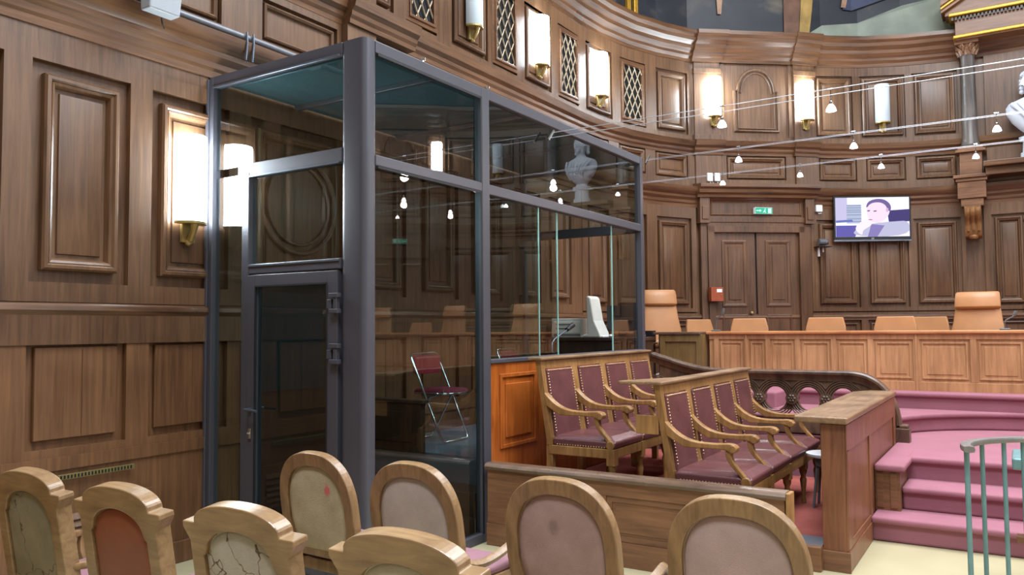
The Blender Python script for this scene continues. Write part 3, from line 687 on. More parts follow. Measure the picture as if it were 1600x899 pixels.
for yy in (4.3, 5.1): 
    mm = MB(); mm.lathe([(.012, 0), (.012, .01), (.02, .012), (.022, .03), (.01, .034)], (0-.02, yy-DY, 3.45), 8); mm.build('roof_bolt', M_CHROME, dock)
# wall side channel
dk('wall_channel', M_ALU, [(DL-.01, DL+.02, DY-.02, DY, 0, 3.43)])
# dock door
dr = dk('dock_door', M_ALU, [(-4.495, -4.42, DY-.012, DY+.055, .03, 1.975), (-3.735, -3.645, DY-.012, DY+.055, .03, 1.975), (-4.42, -3.735, DY-.012, DY+.055, 1.90, 1.975), (-4.42, -3.735, DY-.012, DY+.055, .03, .16)], bev=.003)
def dd(name, mat, boxes, bev=.003):
    o = dk(name, mat, boxes, bev, par=dr); return o
dd('door_glass', M_GLASSB, [(-4.43, -3.73, DY+.02-g, DY+.02+g, .15, 1.91)], 0)
dd('door_gasket', M_GASK, [(-4.424, -4.414, DY-.014, DY+.0, .16, 1.9), (-3.741, -3.731, DY-.014, DY+.0, .16, 1.9), (-4.42, -3.735, DY-.014, DY+.0, 1.892, 1.902)], 0)
for zz in (1.70, 1.38):
    dd('hinge', M_ALU, [(-3.69, -3.61, DY-.045, DY-.01, zz, zz+.03), (-3.69, -3.61, DY-.045, DY-.01, zz+.10, zz+.13), (-3.655, -3.625, DY-.04, DY-.005, zz+.028, zz+.102), (-3.72, -3.68, DY-.03, DY-.012, zz+.03, zz+.09)], .004)
mm = MB(); ox, oy = -4.455-DX, -0.012
mm.tube([(ox, oy, 1.06), (ox, oy-.05, 1.06), (ox+.02, oy-.06, 1.06), (ox+.13, oy-.06, 1.055)], .009, 8); mm.lathe([(.02, 0), (.022, .004)], (ox, oy-.004, 1.055), 10)
mm.build('door_handle', M_ALUS, dr, smooth=50)
mm = MB(); mm.box(ox-.012, ox+.012, oy-.012, oy, .86, .93); mm.tube([(ox, oy-.01, .90), (ox, oy-.03, .90)], .008, 6); mm.build('door_lock', M_CHROME, dr, bev=.002)
# varnished infill under the glass
ip = dk('infill_panel', W_ORANGE, [(DX-.04, DX-.005, DYM+.05, 8.08, .3, 1.325)], .003)
mm = MB()
for y0 in (5.22, 5.95, 6.7, 7.4):
    O = [(y0-DY, .66), (y0-DY+.55, .66), (y0-DY+.55, 1.24), (y0-DY, 1.24)]; I = [(y0-DY+.03, .69), (y0-DY+.52, .69), (y0-DY+.52, 1.21), (y0-DY+.03, 1.21)]
    mm.ringplate(O, I, 'x', -.005, .008)
    mm.box(-.005, .006, y0-DY+.08, y0-DY+.47, .74, 1.16)
mm.build('infill_moulding', W_ORANGE, ip, bev=.004)
# dock floor, step and half partition
mm = MB(); mm.box(-4.93, -3.5, 5.25, 8.05, .02, .58); mm.build('platform', M_DARKFLOOR, bev=.008)['kind'] = 'structure'
mm = MB(); mm.box(-4.93, -3.5, 4.98, 5.25, .01, .36); mm.build('platform', M_DARKW, bev=.008)['kind'] = 'structure'
mm = MB(); mm.box(-4.93, -3.5, 4.72, 4.98, .01, .18); mm.build('step', M_DARKW, bev=.008)['kind'] = 'structure'
mm = MB()
t = thing('half_partition', (-4.55, 5.22, .01), 0, 'low dark wooden half partition inside the glass dock at the step', 'partition')
MB().box(-.37, .37, -.03, .03, 0.57, .97).build('panel', M_DARKW, t, bev=.004); MB().box(-.38, .40, -.045, .045, .97, 1.0).build('cap_rail', M_DARKW, t, bev=.006); MB().box(-.3, .28, -.04, -.03, .65, .9).build('raised_field', M_DARKW, t, bev=.004)

# folding chairs
def folding_chair():
    t = thing('folding_chair', (0, 0, 0), 0)
    # faces +x ; back top at x=0, foot front x=.37
    hw = .195; a = (0, .79); b = (.37, .012)
    loop = []
    for (x, z), sgn in ((a, 1), (b, -1)):
        pass
    P = lambda u, y: (a[0]+(b[0]-a[0])*u, y, a[1]+(b[1]-a[1])*u)
    pts = [P(.05, -hw), P(.015, -hw+.012), P(0, -hw+.04), P(0, hw-.04), P(.015, hw-.012), P(.05, hw), P(.5, hw), P(.95, hw), P(.985, hw-.012), P(1, hw-.04), P(1, -hw+.04), P(.985, -hw+.012), P(.95, -hw), P(.5, -hw)]
    mm = MB(); mm.tube(pts, .011, 8, closed=True); mm.build('front_frame', M_CHROME, t, smooth=60)
    mm = MB(); h2 = .165; mm.tube([(.36, -h2, .46), (.2, -h2, .40), (.0, -h2, .06), (-.02, -h2+.03, .012), (-.02, h2-.03, .012), (.0, h2, .06), (.2, h2, .40), (.36, h2, .46)], .010, 8); mm.build('rear_frame', M_CHROME, t, smooth=60)
    mm = MB(); mm.loft([[(x0+.012*s, y, z) for y, z in ((-hw+.01, z0), (hw-.01, z0), (hw-.01, z1), (-hw+.01, z1))] for x0, s, z0, z1 in ((0.03, -1, .62, .775), (.05, 1, .60, .76))]); mm.build('backrest', M_RED, t, bev=.012)
    mm = MB(); pts = [(.03, -.17), (.10, -.19), (.3, -.19), (.40, -.15), (.43, -.05), (.43, .05), (.40, .15), (.3, .19), (.10, .19), (.03, .17)]
    mm.loft([[(x, y, .435) for x, y in pts], [(x*1.0, y*1.0, .455) for x, y in pts], [(.23+(x-.23)*.93, y*.93, .475) for x, y in pts]]); mm.build('seat', M_REDSEAT, t, smooth=60)
    mm = MB(); mm.tube([(x, y, .438) for x, y in pts], .009, 6, closed=True); mm.build('seat_rim', M_CHROME, t, smooth=60)
    return t
fc = folding_chair(); fc.location = (-4.68, 5.85, .58); tag(fc, 'chrome folding chair with wine-red seat standing in full view inside the glass dock', 'folding chair', 'folding chairs in the dock')
dup(fc, (-4.70, 7.28, .58), .05, 'wine-red chrome folding chair showing only its top above the dock sill')

# ------------------------------------------------------------------ jury box: front partition
t = thing('front_partition', (-2.30, 4.98, 0), 0, 'low panelled wooden partition with rounded cap rail in front of the jury seats', 'partition')
mm = MB(); mm.box(-1.07, 1.07, 0, .05, 0, .56); mm.build('boarding', W_PANEL, t)
mm = MB(); mm.box(-1.075, 1.085, -.024, 0, 0, .16).box(-1.07, 1.08, -.016, 0, .46, .56)
for a, b in ((-1.07, -.1), (.95, 1.08)): mm.box(a, b, -.016, 0, .16, .46)
mm.build('rails', W_PANEL, t, bev=.004)
mm = MB(); O = [(-.1, .16), (.95, .16), (.95, .46), (-.1, .46)]; I = [(-.06, .20), (.91, .20), (.91, .42), (-.06, .42)]; mm.ringplate(O, I, 'y', -.008, 0); mm.box(-.04, .89, -.006, 0, .22, .40); mm.build('panel_moulding', W_PANEL, t, bev=.006)
mm = MB(); mm.prism([(-.035, .555), (-.04, .575), (-.03, .592), (-.01, .60), (.07, .60), (.085, .585), (.08, .555)], 'x', -1.08, 1.09); mm.build('cap_rail', W_TOP, t, smooth=40)
mm = MB(); mm.box(1.09, 1.115, -.03, .08, 0, .595); mm.build('end_post', W_FURN, t, bev=.004)
# pier
t = thing('pier', (-1.055, 5.58, 0), 0, 'long chest-high panelled wooden pier with worn overhanging top beside the steps', 'pier')
mm = MB(); mm.box(-.075, .075, 0, 2.42, 0, .95); mm.build('body', W_PIER, t, bev=.004)
mm = MB(); mm.box(.075, .087, .002, .13, .14, .78).box(.075, .087, .002, 2.418, .78, .948).box(.075, .087, .93, 1.0, .14, .78).box(.075, .087, 2.3, 2.418, .14, .78).box(.075, .092, .002, 2.418, .002, .14).box(.075, .0855, .13, .93, .14, .19)
mm.build('side_rails', W_PIER, t, bev=.004)
mm = MB(); mm.box(-.085, .096, -.014, -.001, 0, .132); mm.build('plinth', W_PANEL, t, bev=.004)
mm = MB()
mm.prism([(-.235, -.04), (.10, -.04), (.10, 2.42), (-.12, 2.42), (-.235, 2.2)], 'z', .955, 1.0)
mm.build('top', W_TOPY, t, bev=.012, seg=3)

# jury seating
def jury_row(nm, loc, label, rail_ext):
    t = thing(nm, loc, 0, label, 'seat row', 'leather jury seat rows')
    PW = .535; L = PW*4
    def bx(z): return -.02-.10*max(0, (z-.42))/.64   # lean of the back
    # back frame
    mm = MB(); D = .045
    def slab(m_, y0, y1, z0, z1, d0=0, d1=D): m_.loft([[(bx(z0)+d0-D, y0, z0), (bx(z0)+d1-D, y0, z0), (bx(z0)+d1-D, y1, z0), (bx(z0)+d0-D, y1, z0)], [(bx(z1)+d0-D, y0, z1), (bx(z1)+d1-D, y0, z1), (bx(z1)+d1-D, y1, z1), (bx(z1)+d0-D, y1, z1)]])
    slab(mm, 0, L, .98, 1.045)
    for i in range(5):
        w_ = .055; y = i*PW; slab(mm, max(0, y-w_), min(L, y+w_), .40, .98)
    slab(mm, 0, L, .40, .46); mm.build('back_frame', W_FURN, t, bev=.005)
    mm = MB(); xb_ = bx(1.05); mm.prism([(xb_+.03, -.03), (xb_+.03, L+.02), (xb_-.09, L+.02), (xb_-.09, .5), (xb_-.10-rail_ext, .02), (xb_-.10-rail_ext, -.03)], 'z', 1.045, 1.068); mm.build('top_rail', W_TOPY, t, bev=.008)
    if rail_ext:
        mm = MB(); mm.box(-.30, -.13, .0, .03, .70, .83); mm.build('ledge_bracket', W_FURN, t, bev=.004)
    for i in range(4):
        y0, y1 = i*PW+.06, (i+1)*PW-.06
        mm = MB(); slab(mm, y0, y1, .44, .975, D-.02, D+.012); pd = mm.build('back_pad', M_LEATHER, t, bev=.012, seg=3)
        mm = MB()
        zz = .50
        while zz < .96:
            for yy in (y0+.008, y1-.008): mm.ico((bx(zz)+.014, yy, zz), .006, 1)
            zz += .022
        yy = y0+.02
        while yy < y1-.01: mm.ico((bx(.965)+.014, yy, .965), .006, 1); yy += .022
        mm.build('nailhead_trim', M_NAIL, pd)
        mm = MB(); y0, y1 = i*PW+.012, (i+1)*PW-.012
        mm.loft([[(-.02, y0, .40), (.50, y0, .40), (.50, y1, .40), (-.02, y1, .40)], [(-.02, y0, .455), (.51, y0, .45), (.51, y1, .45), (-.02, y1, .455)],
                 [(0, y0+.07, .475), (.44, y0+.07, .485), (.44, y1-.07, .485), (0, y1-.07, .475)]])
        sc = mm.build('seat_pad', M_LEATHER, t, bev=.02, seg=3)
        mm = MB(); xx = .02
        if i == 0:
            while xx < .49: mm.ico((xx, y0-.001, .408), .006, 1); xx += .022
            mm.build('nailhead_trim', M_NAIL, sc)
    mm = MB(); mm.box(-.02, .50, 0, .035, .33, .40).box(-.02, .50, L-.035, L, .33, .40).box(.465, .50, 0, L, .33, .40).box(-.05, -.015, 0, L, .33, .40); mm.build('seat_rail', W_FURN, t, bev=.005)
    for i in range(5):
        y = min(L-.03, max(.03, i*PW))
        mm = MB(); top = bez((bx(.80)-.005, .80), (.02, .68), (.10, .665), (.24, .665), 8)+bez((.24, .665), (.32, .665), (.36, .68), (.395, .665), 5)[1:]+[(.415, .645), (.41, .622), (.385, .61), (.36, .618)]+bez((.34, .63), (.25, .635), (.12, .63), (.05, .63), 5)+[(bx(.70)-.01, .70)]
        mm.prism([(x, z) for x, z in top], 'y', y-.034, y+.034)
        mm.tube([(.385, y-.039, .638), (.385, y+.039, .638)], .027, 12)
        sp = bez((.355, .62), (.345, .52), (.44, .50), (.475, .41), 9)
        mm.loft([[(x-.022, y-.024, z+.005), (x+.018, y-.024, z), (x+.018, y+.024, z), (x-.022, y+.024, z+.005)] for x, z in sp])
        mm.tube([(.465, y-.03, .425), (.465, y+.03, .425)], .034, 12)
        mm.build('armrest', W_FURN, t, bev=.006)
        mm = MB(); mm.box(.438, .504, y-.033, y+.033, .28, .398); mm.lathe([(.018, 0), (.022, .02), (.014, .05), (.02, .12), (.028, .19), (.018, .22), (.03, .25), (.032, .28)], (.47, y, 0), 12)
        mm.build('leg', W_FURN, t, smooth=40)
        mm = MB(); mm.box(-.075, -.02, y-.025, y+.025, 0, .42); mm.build('leg', W_FURN, t, bev=.004)
    return t
jury_row('jury_seat_row', (-2.0, 5.25, .15), 'nearer row of four oxblood leather jury seats with writing ledge behind', .2)
jury_row('jury_seat_row', (-3.03, 5.38, .30), 'farther row of four oxblood leather jury seats beside the glass dock', 0)
# small grey stool
t = thing('stool', (-1.33, 6.80, .15), 0, 'small pale grey stool seat between jury seats and pier', 'stool')
mm = MB(); pts = [(.16*math.cos(a), .15*math.sin(a)) for a in [2*PI*k/20 for k in range(20)]]; mm.loft([[(x*.96, y*.96, .40) for x, y in pts], [(x, y, .41) for x, y in pts], [(x, y, .425) for x, y in pts], [(x*.96, y*.96, .43) for x, y in pts]]); mm.build('seat', plain('pale_grey_plastic', srgb(200, 200, 204), .35), t, smooth=40)
mm = MB(); mm.box(-.08, .13, -.1, .1, .32, .40); mm.build('seat_box', M_GREY, t, bev=.03)
for a in (45, 135, 225, 315): mm = MB(); mm.tube([(.09*math.cos(R(a)), .09*math.sin(R(a)), .33), (.13*math.cos(R(a)), .13*math.sin(R(a)), 0)], .011, 8); mm.build('leg', M_GREY, t)

# ------------------------------------------------------------------ carved balustrade
t = thing('carved_balustrade', (-2.15, 8.10, 0), 0, 'dark carved balustrade of pierced circles sweeping down to a block end', 'balustrade')
topc = [(-3.33, 1.325), (-3.25, 1.30)]+bez((-3.25, 1.30), (-3.02, 1.24), (-2.9, 1.17), (-2.55, 1.165), 8)[1:]+[(-2.1, 1.165), (-1.36, 1.165)]+bez((-1.36, 1.165), (-1.12, 1.16), (-.94, 1.0), (-.925, .66), 12)[1:]
topc = [(x+2.15, z) for x, z in topc]
mm = MB(); n = len(topc); rings = []
for i, (x, z) in enumerate(topc):
    a = topc[max(i-1, 0)]; b = topc[min(i+1, n-1)]; dx, dz = b[0]-a[0], b[1]-a[1]; l = math.hypot(dx, dz); nx, nz = -dz/l, dx/l
    pr_ = [(-.045, 0), (-.06, .0-.015), (-.06, -.035), (-.045, -.05), (-.035, -.10), (.035, -.10), (.045, -.05), (.06, -.035), (.06, -.015), (.045, 0)]
    rings.append([(x+nx*d, y, z+nz*d) for y, d in pr_])
mm.loft(rings); mm.build('hand_rail', W_CARV, t, smooth=35)
# pierced plate from a filled 2d curve
cu = bpy.data.curves.new('plate', 'CURVE'); cu.dimensions = '2D'; cu.fill_mode = 'BOTH'; cu.extrude = .022
def spl(pts):
    s_ = cu.splines.new('POLY'); s_.points.add(len(pts)-1); s_.use_cyclic_u = True
    for p, q in zip(s_.points, pts): p.co = (q[0], q[1], 0, 1)
low = [(x, z-.09) for x, z in topc[1:-3]]
spl([(low[0][0], .62)]+low+[(1.20, .70), (1.20, .62)])
cs = [1.045-.313*k for k in range(8)]
zc = .89
for c in cs:
    if c > -1.2: spl([(c+.105*math.cos(a), zc+.113*math.sin(a)) for a in [2*PI*k/28 for k in range(28)]])
co = bpy.data.objects.new('plate', cu); COL.objects.link(co)
me = bpy.data.meshes.new_from_object(co.evaluated_get(bpy.context.evaluated_depsgraph_get())); bpy.data.objects.remove(co)
me.transform(Matrix.Rotation(PI/2, 4, 'X')); me.materials.clear(); me.materials.append(W_CARV)
po = bpy.data.objects.new('pierced_panel', me); COL.objects.link(po); po.parent = t
mm = MB()
for c in cs:
    for rr in (.124, .144, .164, .184):
        lim = math.degrees(math.acos(.1565/rr)) if rr > .1565 else 18
        for a0, a1 in ((lim, 180-lim), (180+lim, 360-lim)):
            pts = [(c+rr*math.cos(R(a0+(a1-a0)*k/18)), -.028, zc+rr*1.03*math.sin(R(a0+(a1-a0)*k/18))) for k in range(19)]
            pts = [p for p in pts if p[2] > .69 and p[0] < 1.12 and (p[0] < .8 or p[2] < 1.0)]
            if len(pts) > 3: mm.tube(pts, .0075, 5)
mm.build('carved_arcs', W_CARV, t, smooth=50)
for k, c in enumerate([c+.1565 for c in cs]):
    if c > 1.1: continue
    mm = MB(); mm.tube([(c, -.05, zc), (c, .05, zc)], .058, 16)
    for a in range(6): mm.ico((c+.026*math.cos(R(a*60)), -.052, zc+.026*math.sin(R(a*60))), .017, 1, (1, .7, 1))
    mm.ico((c, -.056, zc), .013, 1); mm.build('rosette', W_CARV, t, smooth=50)
mm = MB(); mm.box(-1.25, 1.2, -.05, .05, .56, .68); mm.build('bottom_rail', W_CARV, t, bev=.01)
mm = MB(); mm.box(1.17, 1.29, -.07, .07, .53, .66).box(1.18, 1.28, -.06, .06, .66, .69); mm.build('end_block', W_CARV, t, bev=.008)

# ------------------------------------------------------------------ judges' bench
BY = 9.75
t = thing('judges_bench', (XC, BY, DECK), 0, 'long pale oak judges bench with panelled front and polished top', 'bench')
mm = MB(); xl, xr = -3.51, 3.51
mm.box(xl, xr, 0, .04, 0, .62); mm.build('front', W_BENCH, t)
edges = [-3.42, -3.05, -2.79, -2.45, -2.05, -1.66, -1.20, -.66, -.17]
edges = edges+[-e for e in edges[::-1]]
mm = MB(); mm.box(xl, xr, -.018, 0, .56, .62).box(xl, xr, -.018, 0, 0, .10)
for e in edges: mm.box(e-.03, e+.03, -.018, 0, .10, .56)
for e in (-1.20, 1.20, -3.05, 3.05): mm.box(e-.012, e+.012, -.03, 0, 0, .62)
mm.build('stiles', W_BENCH, t, bev=.003)
for a, b in zip(edges[:-1], edges[1:]):
    x0, x1 = a+.05, b-.05; mm = MB()
    mm.ringplate([(x0, .13), (x1, .13), (x1, .53), (x0, .53)], [(x0+.02, .15), (x1-.02, .15), (x1-.02, .51), (x0+.02, .51)], 'y', -.012, 0)
    mm.box(x0+.05, x1-.05, -.006, 0, .18, .48); mm.build('panel', W_BENCH, t, bev=.003)
mm = MB(); mm.box(xl-.03, xr+.03, -.05, .66, .62, .655); mm.build('top', W_BTOP, t, bev=.01, seg=3)
# left wing of the bench, darker
t = thing('bench_wing', (-3.52, 9.62, DECK), 0, 'olive-brown panelled end wing at the left of the judges bench', 'bench')
mm = MB(); mm.box(-.34, .22, 0, .35, 0, .62); mm.build('body', wood('olive_oak', srgb(96, 74, 42), srgb(136, 108, 66), .4, (24, 24, 2), patch=2), t)
mm = MB(); mm.ringplate([(-.34, 0), (.22, 0), (.22, .62), (-.34, .62)], [(-.27, .1), (.14, .1), (.14, .53), (-.27, .53)], 'y', -.02, 0); mm.build('frame', MATS['olive_oak'], t, bev=.004)
mm = MB(); mm.box(-.42, .20, -.04, .38, .62, .652); mm.build('top', W_TOP, t, bev=.008)
mm = MB(); mm.box(-.36, -.34, -.0, .35, .0, .62); mm.build('end_board', M_DARKW, t, bev=.004)

# judges' chairs
def high_chair():
    t = thing('high_back_chair', (0, 0, 0), 0)
    def ring(w_, y, z, d): return [(-w_, y+.02, z), (-w_*.8, y-d*.2, z), (0, y-d*.35, z), (w_*.8, y-d*.2, z), (w_, y+.02, z), (w_*.9, y+d, z), (-w_*.9, y+d, z)]
    mm = MB(); mm.loft([ring(.30, .25, .42, .06), ring(.285, .27, .6, .06), ring(.255, .30, .75, .06), ring(.235, .33, .90, .05)]); mm.build('backrest', M_TAN, t, bev=.012, smooth=40)
    mm = MB(); mm.loft([ring(.225, .31, .895, .07), ring(.235, .29, .92, .10), ring(.232, .305, 1.02, .10), ring(.225, .33, 1.08, .085), ring(.21, .345, 1.095, .05)]); mm.build('headrest', M_TAN, t, bev=.008, smooth=50)
    mm = MB(); mm.box(-.26, .26, -.25, .27, .38, .48); mm.build('seat', M_TAN, t, bev=.04, seg=3)
    mm = MB(); mm.lathe([(.03, .05), (.03, .38)], n=10)
    for a in range(5): mm.tube([(0, 0, .09), (.3*math.cos(2*PI*a/5), .3*math.sin(2*PI*a/5), .03)], .02, 6)
    mm.build('base', M_CHROME, t)
    return t
def low_chair():
    t = thing('low_back_chair', (0, 0, 0), 0)
    mm = MB(); mm.loft([[(-.26, .2, .42), (.26, .2, .42), (.26, .25, .42), (-.26, .25, .42)], [(-.235, .25, .70), (.235, .25, .70), (.235, .29, .70), (-.235, .29, .70)], [(-.205, .27, .82), (.205, .27, .82), (.205, .31, .82), (-.205, .31, .82)]]); mm.build('backrest', M_TAN, t, bev=.012, seg=3)
    mm = MB(); mm.box(-.25, .25, -.25, .22, .38, .46); mm.build('seat', M_TAN, t, bev=.03)
    for sx in (-1, 1):
        for sy in (-1, 1): MB().tube([(sx*.2, sy*.2, .38), (sx*.22, sy*.23, 0)], .014, 8).build('leg', M_CHROME, t)
    return t
hc = high_chair(); hc.location = (-.415, 10.35, DECK); hc.rotation_euler = (0, 0, R(-4)); tag(hc, 'tan leather high-back chair behind the bench, under right of the television', 'armchair', 'high-back judges chairs')
hl = dup(hc, (-4.02, 10.3, DECK), R(38), 'tan leather high-back chair turned at the left end of the bench'); hl.scale = (1.0, 1.0, 1.13)
dup(hc, (XC*2+.415+.1, 10.35, DECK), R(4), 'tan high-back chair farther right along the bench, out of frame')
dup(hc, (2.6, 10.35, DECK), 0, 'tan high-back chair toward the right bench end, out of frame')
lc = low_chair(); lc.location = (-2.93, 10.25, DECK); lc.rotation_euler = (0, 0, R(10)); tag(lc, 'tan low-back chair in front of the double doors behind the bench', 'chair', 'low-back chairs behind the bench')
dup(lc, (-3.64, 11.0, DECK), R(58), 'tan low-back chair seen edge-on beside the left microphone')
dup(lc, (-2.03, 10.25, DECK), 0, 'tan low-back chair below the camera, third from left behind bench')
dup(lc, (-1.27, 10.25, DECK), R(-6), 'tan low-back chair directly below the television, front one of pair')
dup(lc, (-1.02, 11.1, DECK), R(-14), 'shaded tan low-back chair half hidden behind the one under the television')
for x_ in (1.6, 3.4, 4.2): dup(lc, (x_, 10.3, DECK), 0, 'tan low-back chair at the far right of the bench, only mirrored')

# ------------------------------------------------------------------ television
tvp = WP(15.08, .17, 2.94)
t = thing('television', tvp, 0, 'flat wall television showing a seated man resting chin on hand', 'television', rot=(R(1), 0, wrot(15.08)))
TW, TH = .60, .70
mm = MB(); mm.box(-TW, TW, 0, .05, 0, TH); mm.build('casing', M_BLACK, t, bev=.008)
mm = MB(); mm.box(-TW-.005, TW+.005, -.012, .02, -.02, .006); mm.build('bottom_strip', M_ALUS, t, bev=.004)
mm = MB(); mm.box(-.25, .25, .05, .14, .2, .5); mm.build('wall_mount', M_BLACK, t, bev=.004)
sx0, sx1, sz0, sz1 = -TW+.028, TW-.028, .055, TH-.022
scr = MB().box(sx0, sx1, -.003, 0, sz0, sz1).build('screen', emis('screen_white', (.80, .76, 1, 1), .95), t)
def sp_(u, v): return (sx0+(sx1-sx0)*u, sz0+(sz1-sz0)*(1-v))
layer = [0]
def poly_screen(name, pts, col, k=1.0):
    layer[0] += 1; m_ = MB(); y = -.0035-.0004*layer[0]
    vs = [m_.v((sp_(u, v)[0], y, sp_(u, v)[1])) for u, v in pts]; m_.f(vs)
    mat = emis('screen_'+name+str(layer[0]), srgb(*col), k*.62); return m_.build(name, mat, scr)
def sm(pts, n=3):
    for _ in range(n):
        o = []
        for i in range(len(pts)):
            a, b = pts[i], pts[(i+1) % len(pts)]; o += [(a[0]*.75+b[0]*.25, a[1]*.75+b[1]*.25), (a[0]*.25+b[0]*.75, a[1]*.25+b[1]*.75)]
        pts = o
    return pts
poly_screen('picture_wall', [(.0, .0), (.16, 0), (.16, .6), (0, .6)], (216, 210, 246))
poly_screen('picture_shelf', [(.15, .18), (.35, .18), (.35, .66), (.15, .66)], (196, 204, 236))
for v in (.19, .25, .31, .36, .43, .53, .60): poly_screen('picture_book', [(.15, v), (.35, v), (.35, v+.022), (.15, v+.022)], (150, 168, 190))
poly_screen('picture_book', [(.0, .58), (.22, .56), (.24, .62), (0, .64)], (120, 130, 200))
poly_screen('picture_desk', [(0, .71), (.34, .71), (.26, 1), (0, 1)], (112, 104, 186))
poly_screen('picture_chair', [(.70, .34), (1, .31), (1, .62), (.72, .64)], (84, 76, 130))
poly_screen('picture_shirt', sm([(.20, 1.0), (.30, .74), (.45, .68), (.62, .64), (.80, .62), (1.0, .60), (1.0, 1.0)], 2), (206, 204, 236))
poly_screen('picture_collar', [(.48, .68), (.66, .72), (.56, 1.0), (.43, 1.0), (.46, .82)], (150, 138, 200))
poly_screen('picture_face', sm([(.42, .22), (.46, .10), (.62, .07), (.73, .16), (.74, .36), (.70, .52), (.62, .64), (.52, .66), (.46, .60), (.42, .42)], 3), (244, 220, 238), 1.2)
poly_screen('picture_hair', sm([(.41, .26), (.44, .10), (.56, .03), (.68, .06), (.755, .20), (.75, .36), (.70, .34), (.69, .22), (.62, .13), (.52, .13), (.46, .18), (.435, .25)], 2), (128, 112, 168))
poly_screen('picture_hand', sm([(.36, .98), (.26, .84), (.28, .70), (.36, .60), (.42, .52), (.46, .60), (.50, .66), (.46, .74), (.36, .84)], 2), (252, 238, 252), 1.15)
poly_screen('picture_eye', sm([(.425, .33), (.47, .32), (.465, .36), (.43, .36)], 1), (140, 110, 160))
poly_screen('picture_eye', sm([(.51, .34), (.56, .33), (.555, .365), (.515, .37)], 1), (140, 110, 160))
poly_screen('picture_mouth', sm([(.44, .555), (.50, .56), (.495, .585), (.445, .58)], 1), (190, 130, 170))
poly_screen('picture_ear', sm([(.68, .28), (.72, .27), (.715, .38), (.685, .38)], 2), (226, 196, 226))
def text(s_, size, mat, parent, loc, rot, name='lettering', ext=.001, al='CENTER'):
    c = bpy.data.curves.new(name, 'FONT'); c.body = s_; c.size = size; c.extrude = ext; c.align_x = al
    o = bpy.data.objects.new(name, c); COL.objects.link(o)
    me = bpy.data.meshes.new_from_object(o.evaluated_get(bpy.context.evaluated_depsgraph_get())); bpy.data.objects.remove(o)
    me.materials.clear(); me.materials.append(mat); o = bpy.data.objects.new(name, me); COL.objects.link(o); o.parent = parent; o.location = loc; o.rotation_euler = rot; return o
text('LG', .035, M_WHITE, t, (0, -.002, .016), (PI/2, 0, 0), 'maker_mark')

# ------------------------------------------------------------------ small fixtures on the apse
def on_wall(name, s, n, z, label, cat, group=None): return thing(name, WP(s, n, z), wrot(s), label, cat, group)
M_GREEN = emis('exit_green', srgb(60, 170, 135), 1.0); M_EXW = emis('exit_white', srgb(190, 240, 225), 1.0)
for q in (0, 1):
    s = 13.26 if not q else S_SUM-13.26
    t = on_wall('exit_sign', s, .05, 3.345, 'lit green and white exit sign above the double doors' if not q else 'green exit sign of the opposite doors, seen as a reflection', 'exit sign', 'exit signs')
    MB().box(-.15, .15, -.07, 0, 0, .105).build('housing', M_WHITE, t, bev=.005)
    fc_ = MB().box(-.145, .145, -.073, -.07, .006, .10).build('face', M_GREEN, t)
    mm = MB(); mm.prism([(-.13, .045), (-.07, .045), (-.07, .03), (-.04, .053), (-.07, .076), (-.07, .061), (-.13, .061)], 'y', -.075, -.073)
    mm.box(.07, .125, -.075, -.073, .015, .09)
    mm.ico((.02, -.0745, .082), .009, 1, (1, .2, 1)); mm.prism([(.0, .05), (.012, .072), (.03, .070), (.022, .045), (.036, .02), (.026, .018), (.010, .038), (-.01, .022), (-.018, .028)], 'y', -.075, -.073)
    mm.build('running_figure_and_arrow', M_EXW, fc_)
    s = 12.44 if not q else S_SUM-12.44
    if not q:
        t = on_wall('red_wall_box', s, .09, 1.98, 'reddish brown wall box with white sticker on the left door casing', 'box')
        MB().box(-.105, .105, -.09, 0, 0, .22).build('body', M_REDBOX, t, bev=.006); MB().box(-.01, .08, -.093, -.09, .14, .19).build('sticker', M_WHITE, t); MB().ico((.06, -.093, .10), .012, 1).build('lock', M_BRASS, t)
for k, (s, lb) in enumerate(((12.41, 'left of the two white socket boxes on the ledge above the doors'), (12.53, 'right of the two white socket boxes on the ledge above the doors'))):
    t = on_wall('socket_box', s, .06, 3.86, lb, 'socket box', 'white socket boxes above the doors')
    MB().box(-.045, .045, -.04, 0, 0, .13).build('body', M_WHITE, t, bev=.008); MB().tube([(.0, -.02, 0), (.01, -.03, -.04), (.04, -.03, -.06), (.06, -.02, -.02)], .004, 6).build('cable', M_WHITE, t)
t = on_wall('small_wall_speaker', 14.22, .02, 3.40, 'small white wall box right of the door entablature', 'wall box')
MB().box(-.05, .06, -.07, 0, 0, .11).build('body', M_WHITE, t, bev=.01); MB().tube([(0, -.03, 0), (.0, -.05, -.03), (.05, -.05, -.02)], .006, 6).build('cable', M_WHITE, t)
t = on_wall('video_camera', 14.25, .02, 2.83, 'small dark video camera on a bracket beside the television', 'camera')
MB().box(-.11, .11, -.18, 0, 0, .015).build('bracket_shelf', M_BLACK, t, bev=.003)
mm = MB(); mm.tube([(-.07, -.10, .085), (.06, -.10, .085)], .05, 16); mm.build('body', M_GREY, t, smooth=50); MB().tube([(.06, -.10, .085), (.085, -.11, .085)], .04, 16).build('lens', M_BLACK, t, smooth=50)
MB().box(-.05, -.015, -.04, 0, -.14, 0).box(.03, .06, -.03, 0, -.07, 0).build('connector', M_WHITE, t, bev=.005)

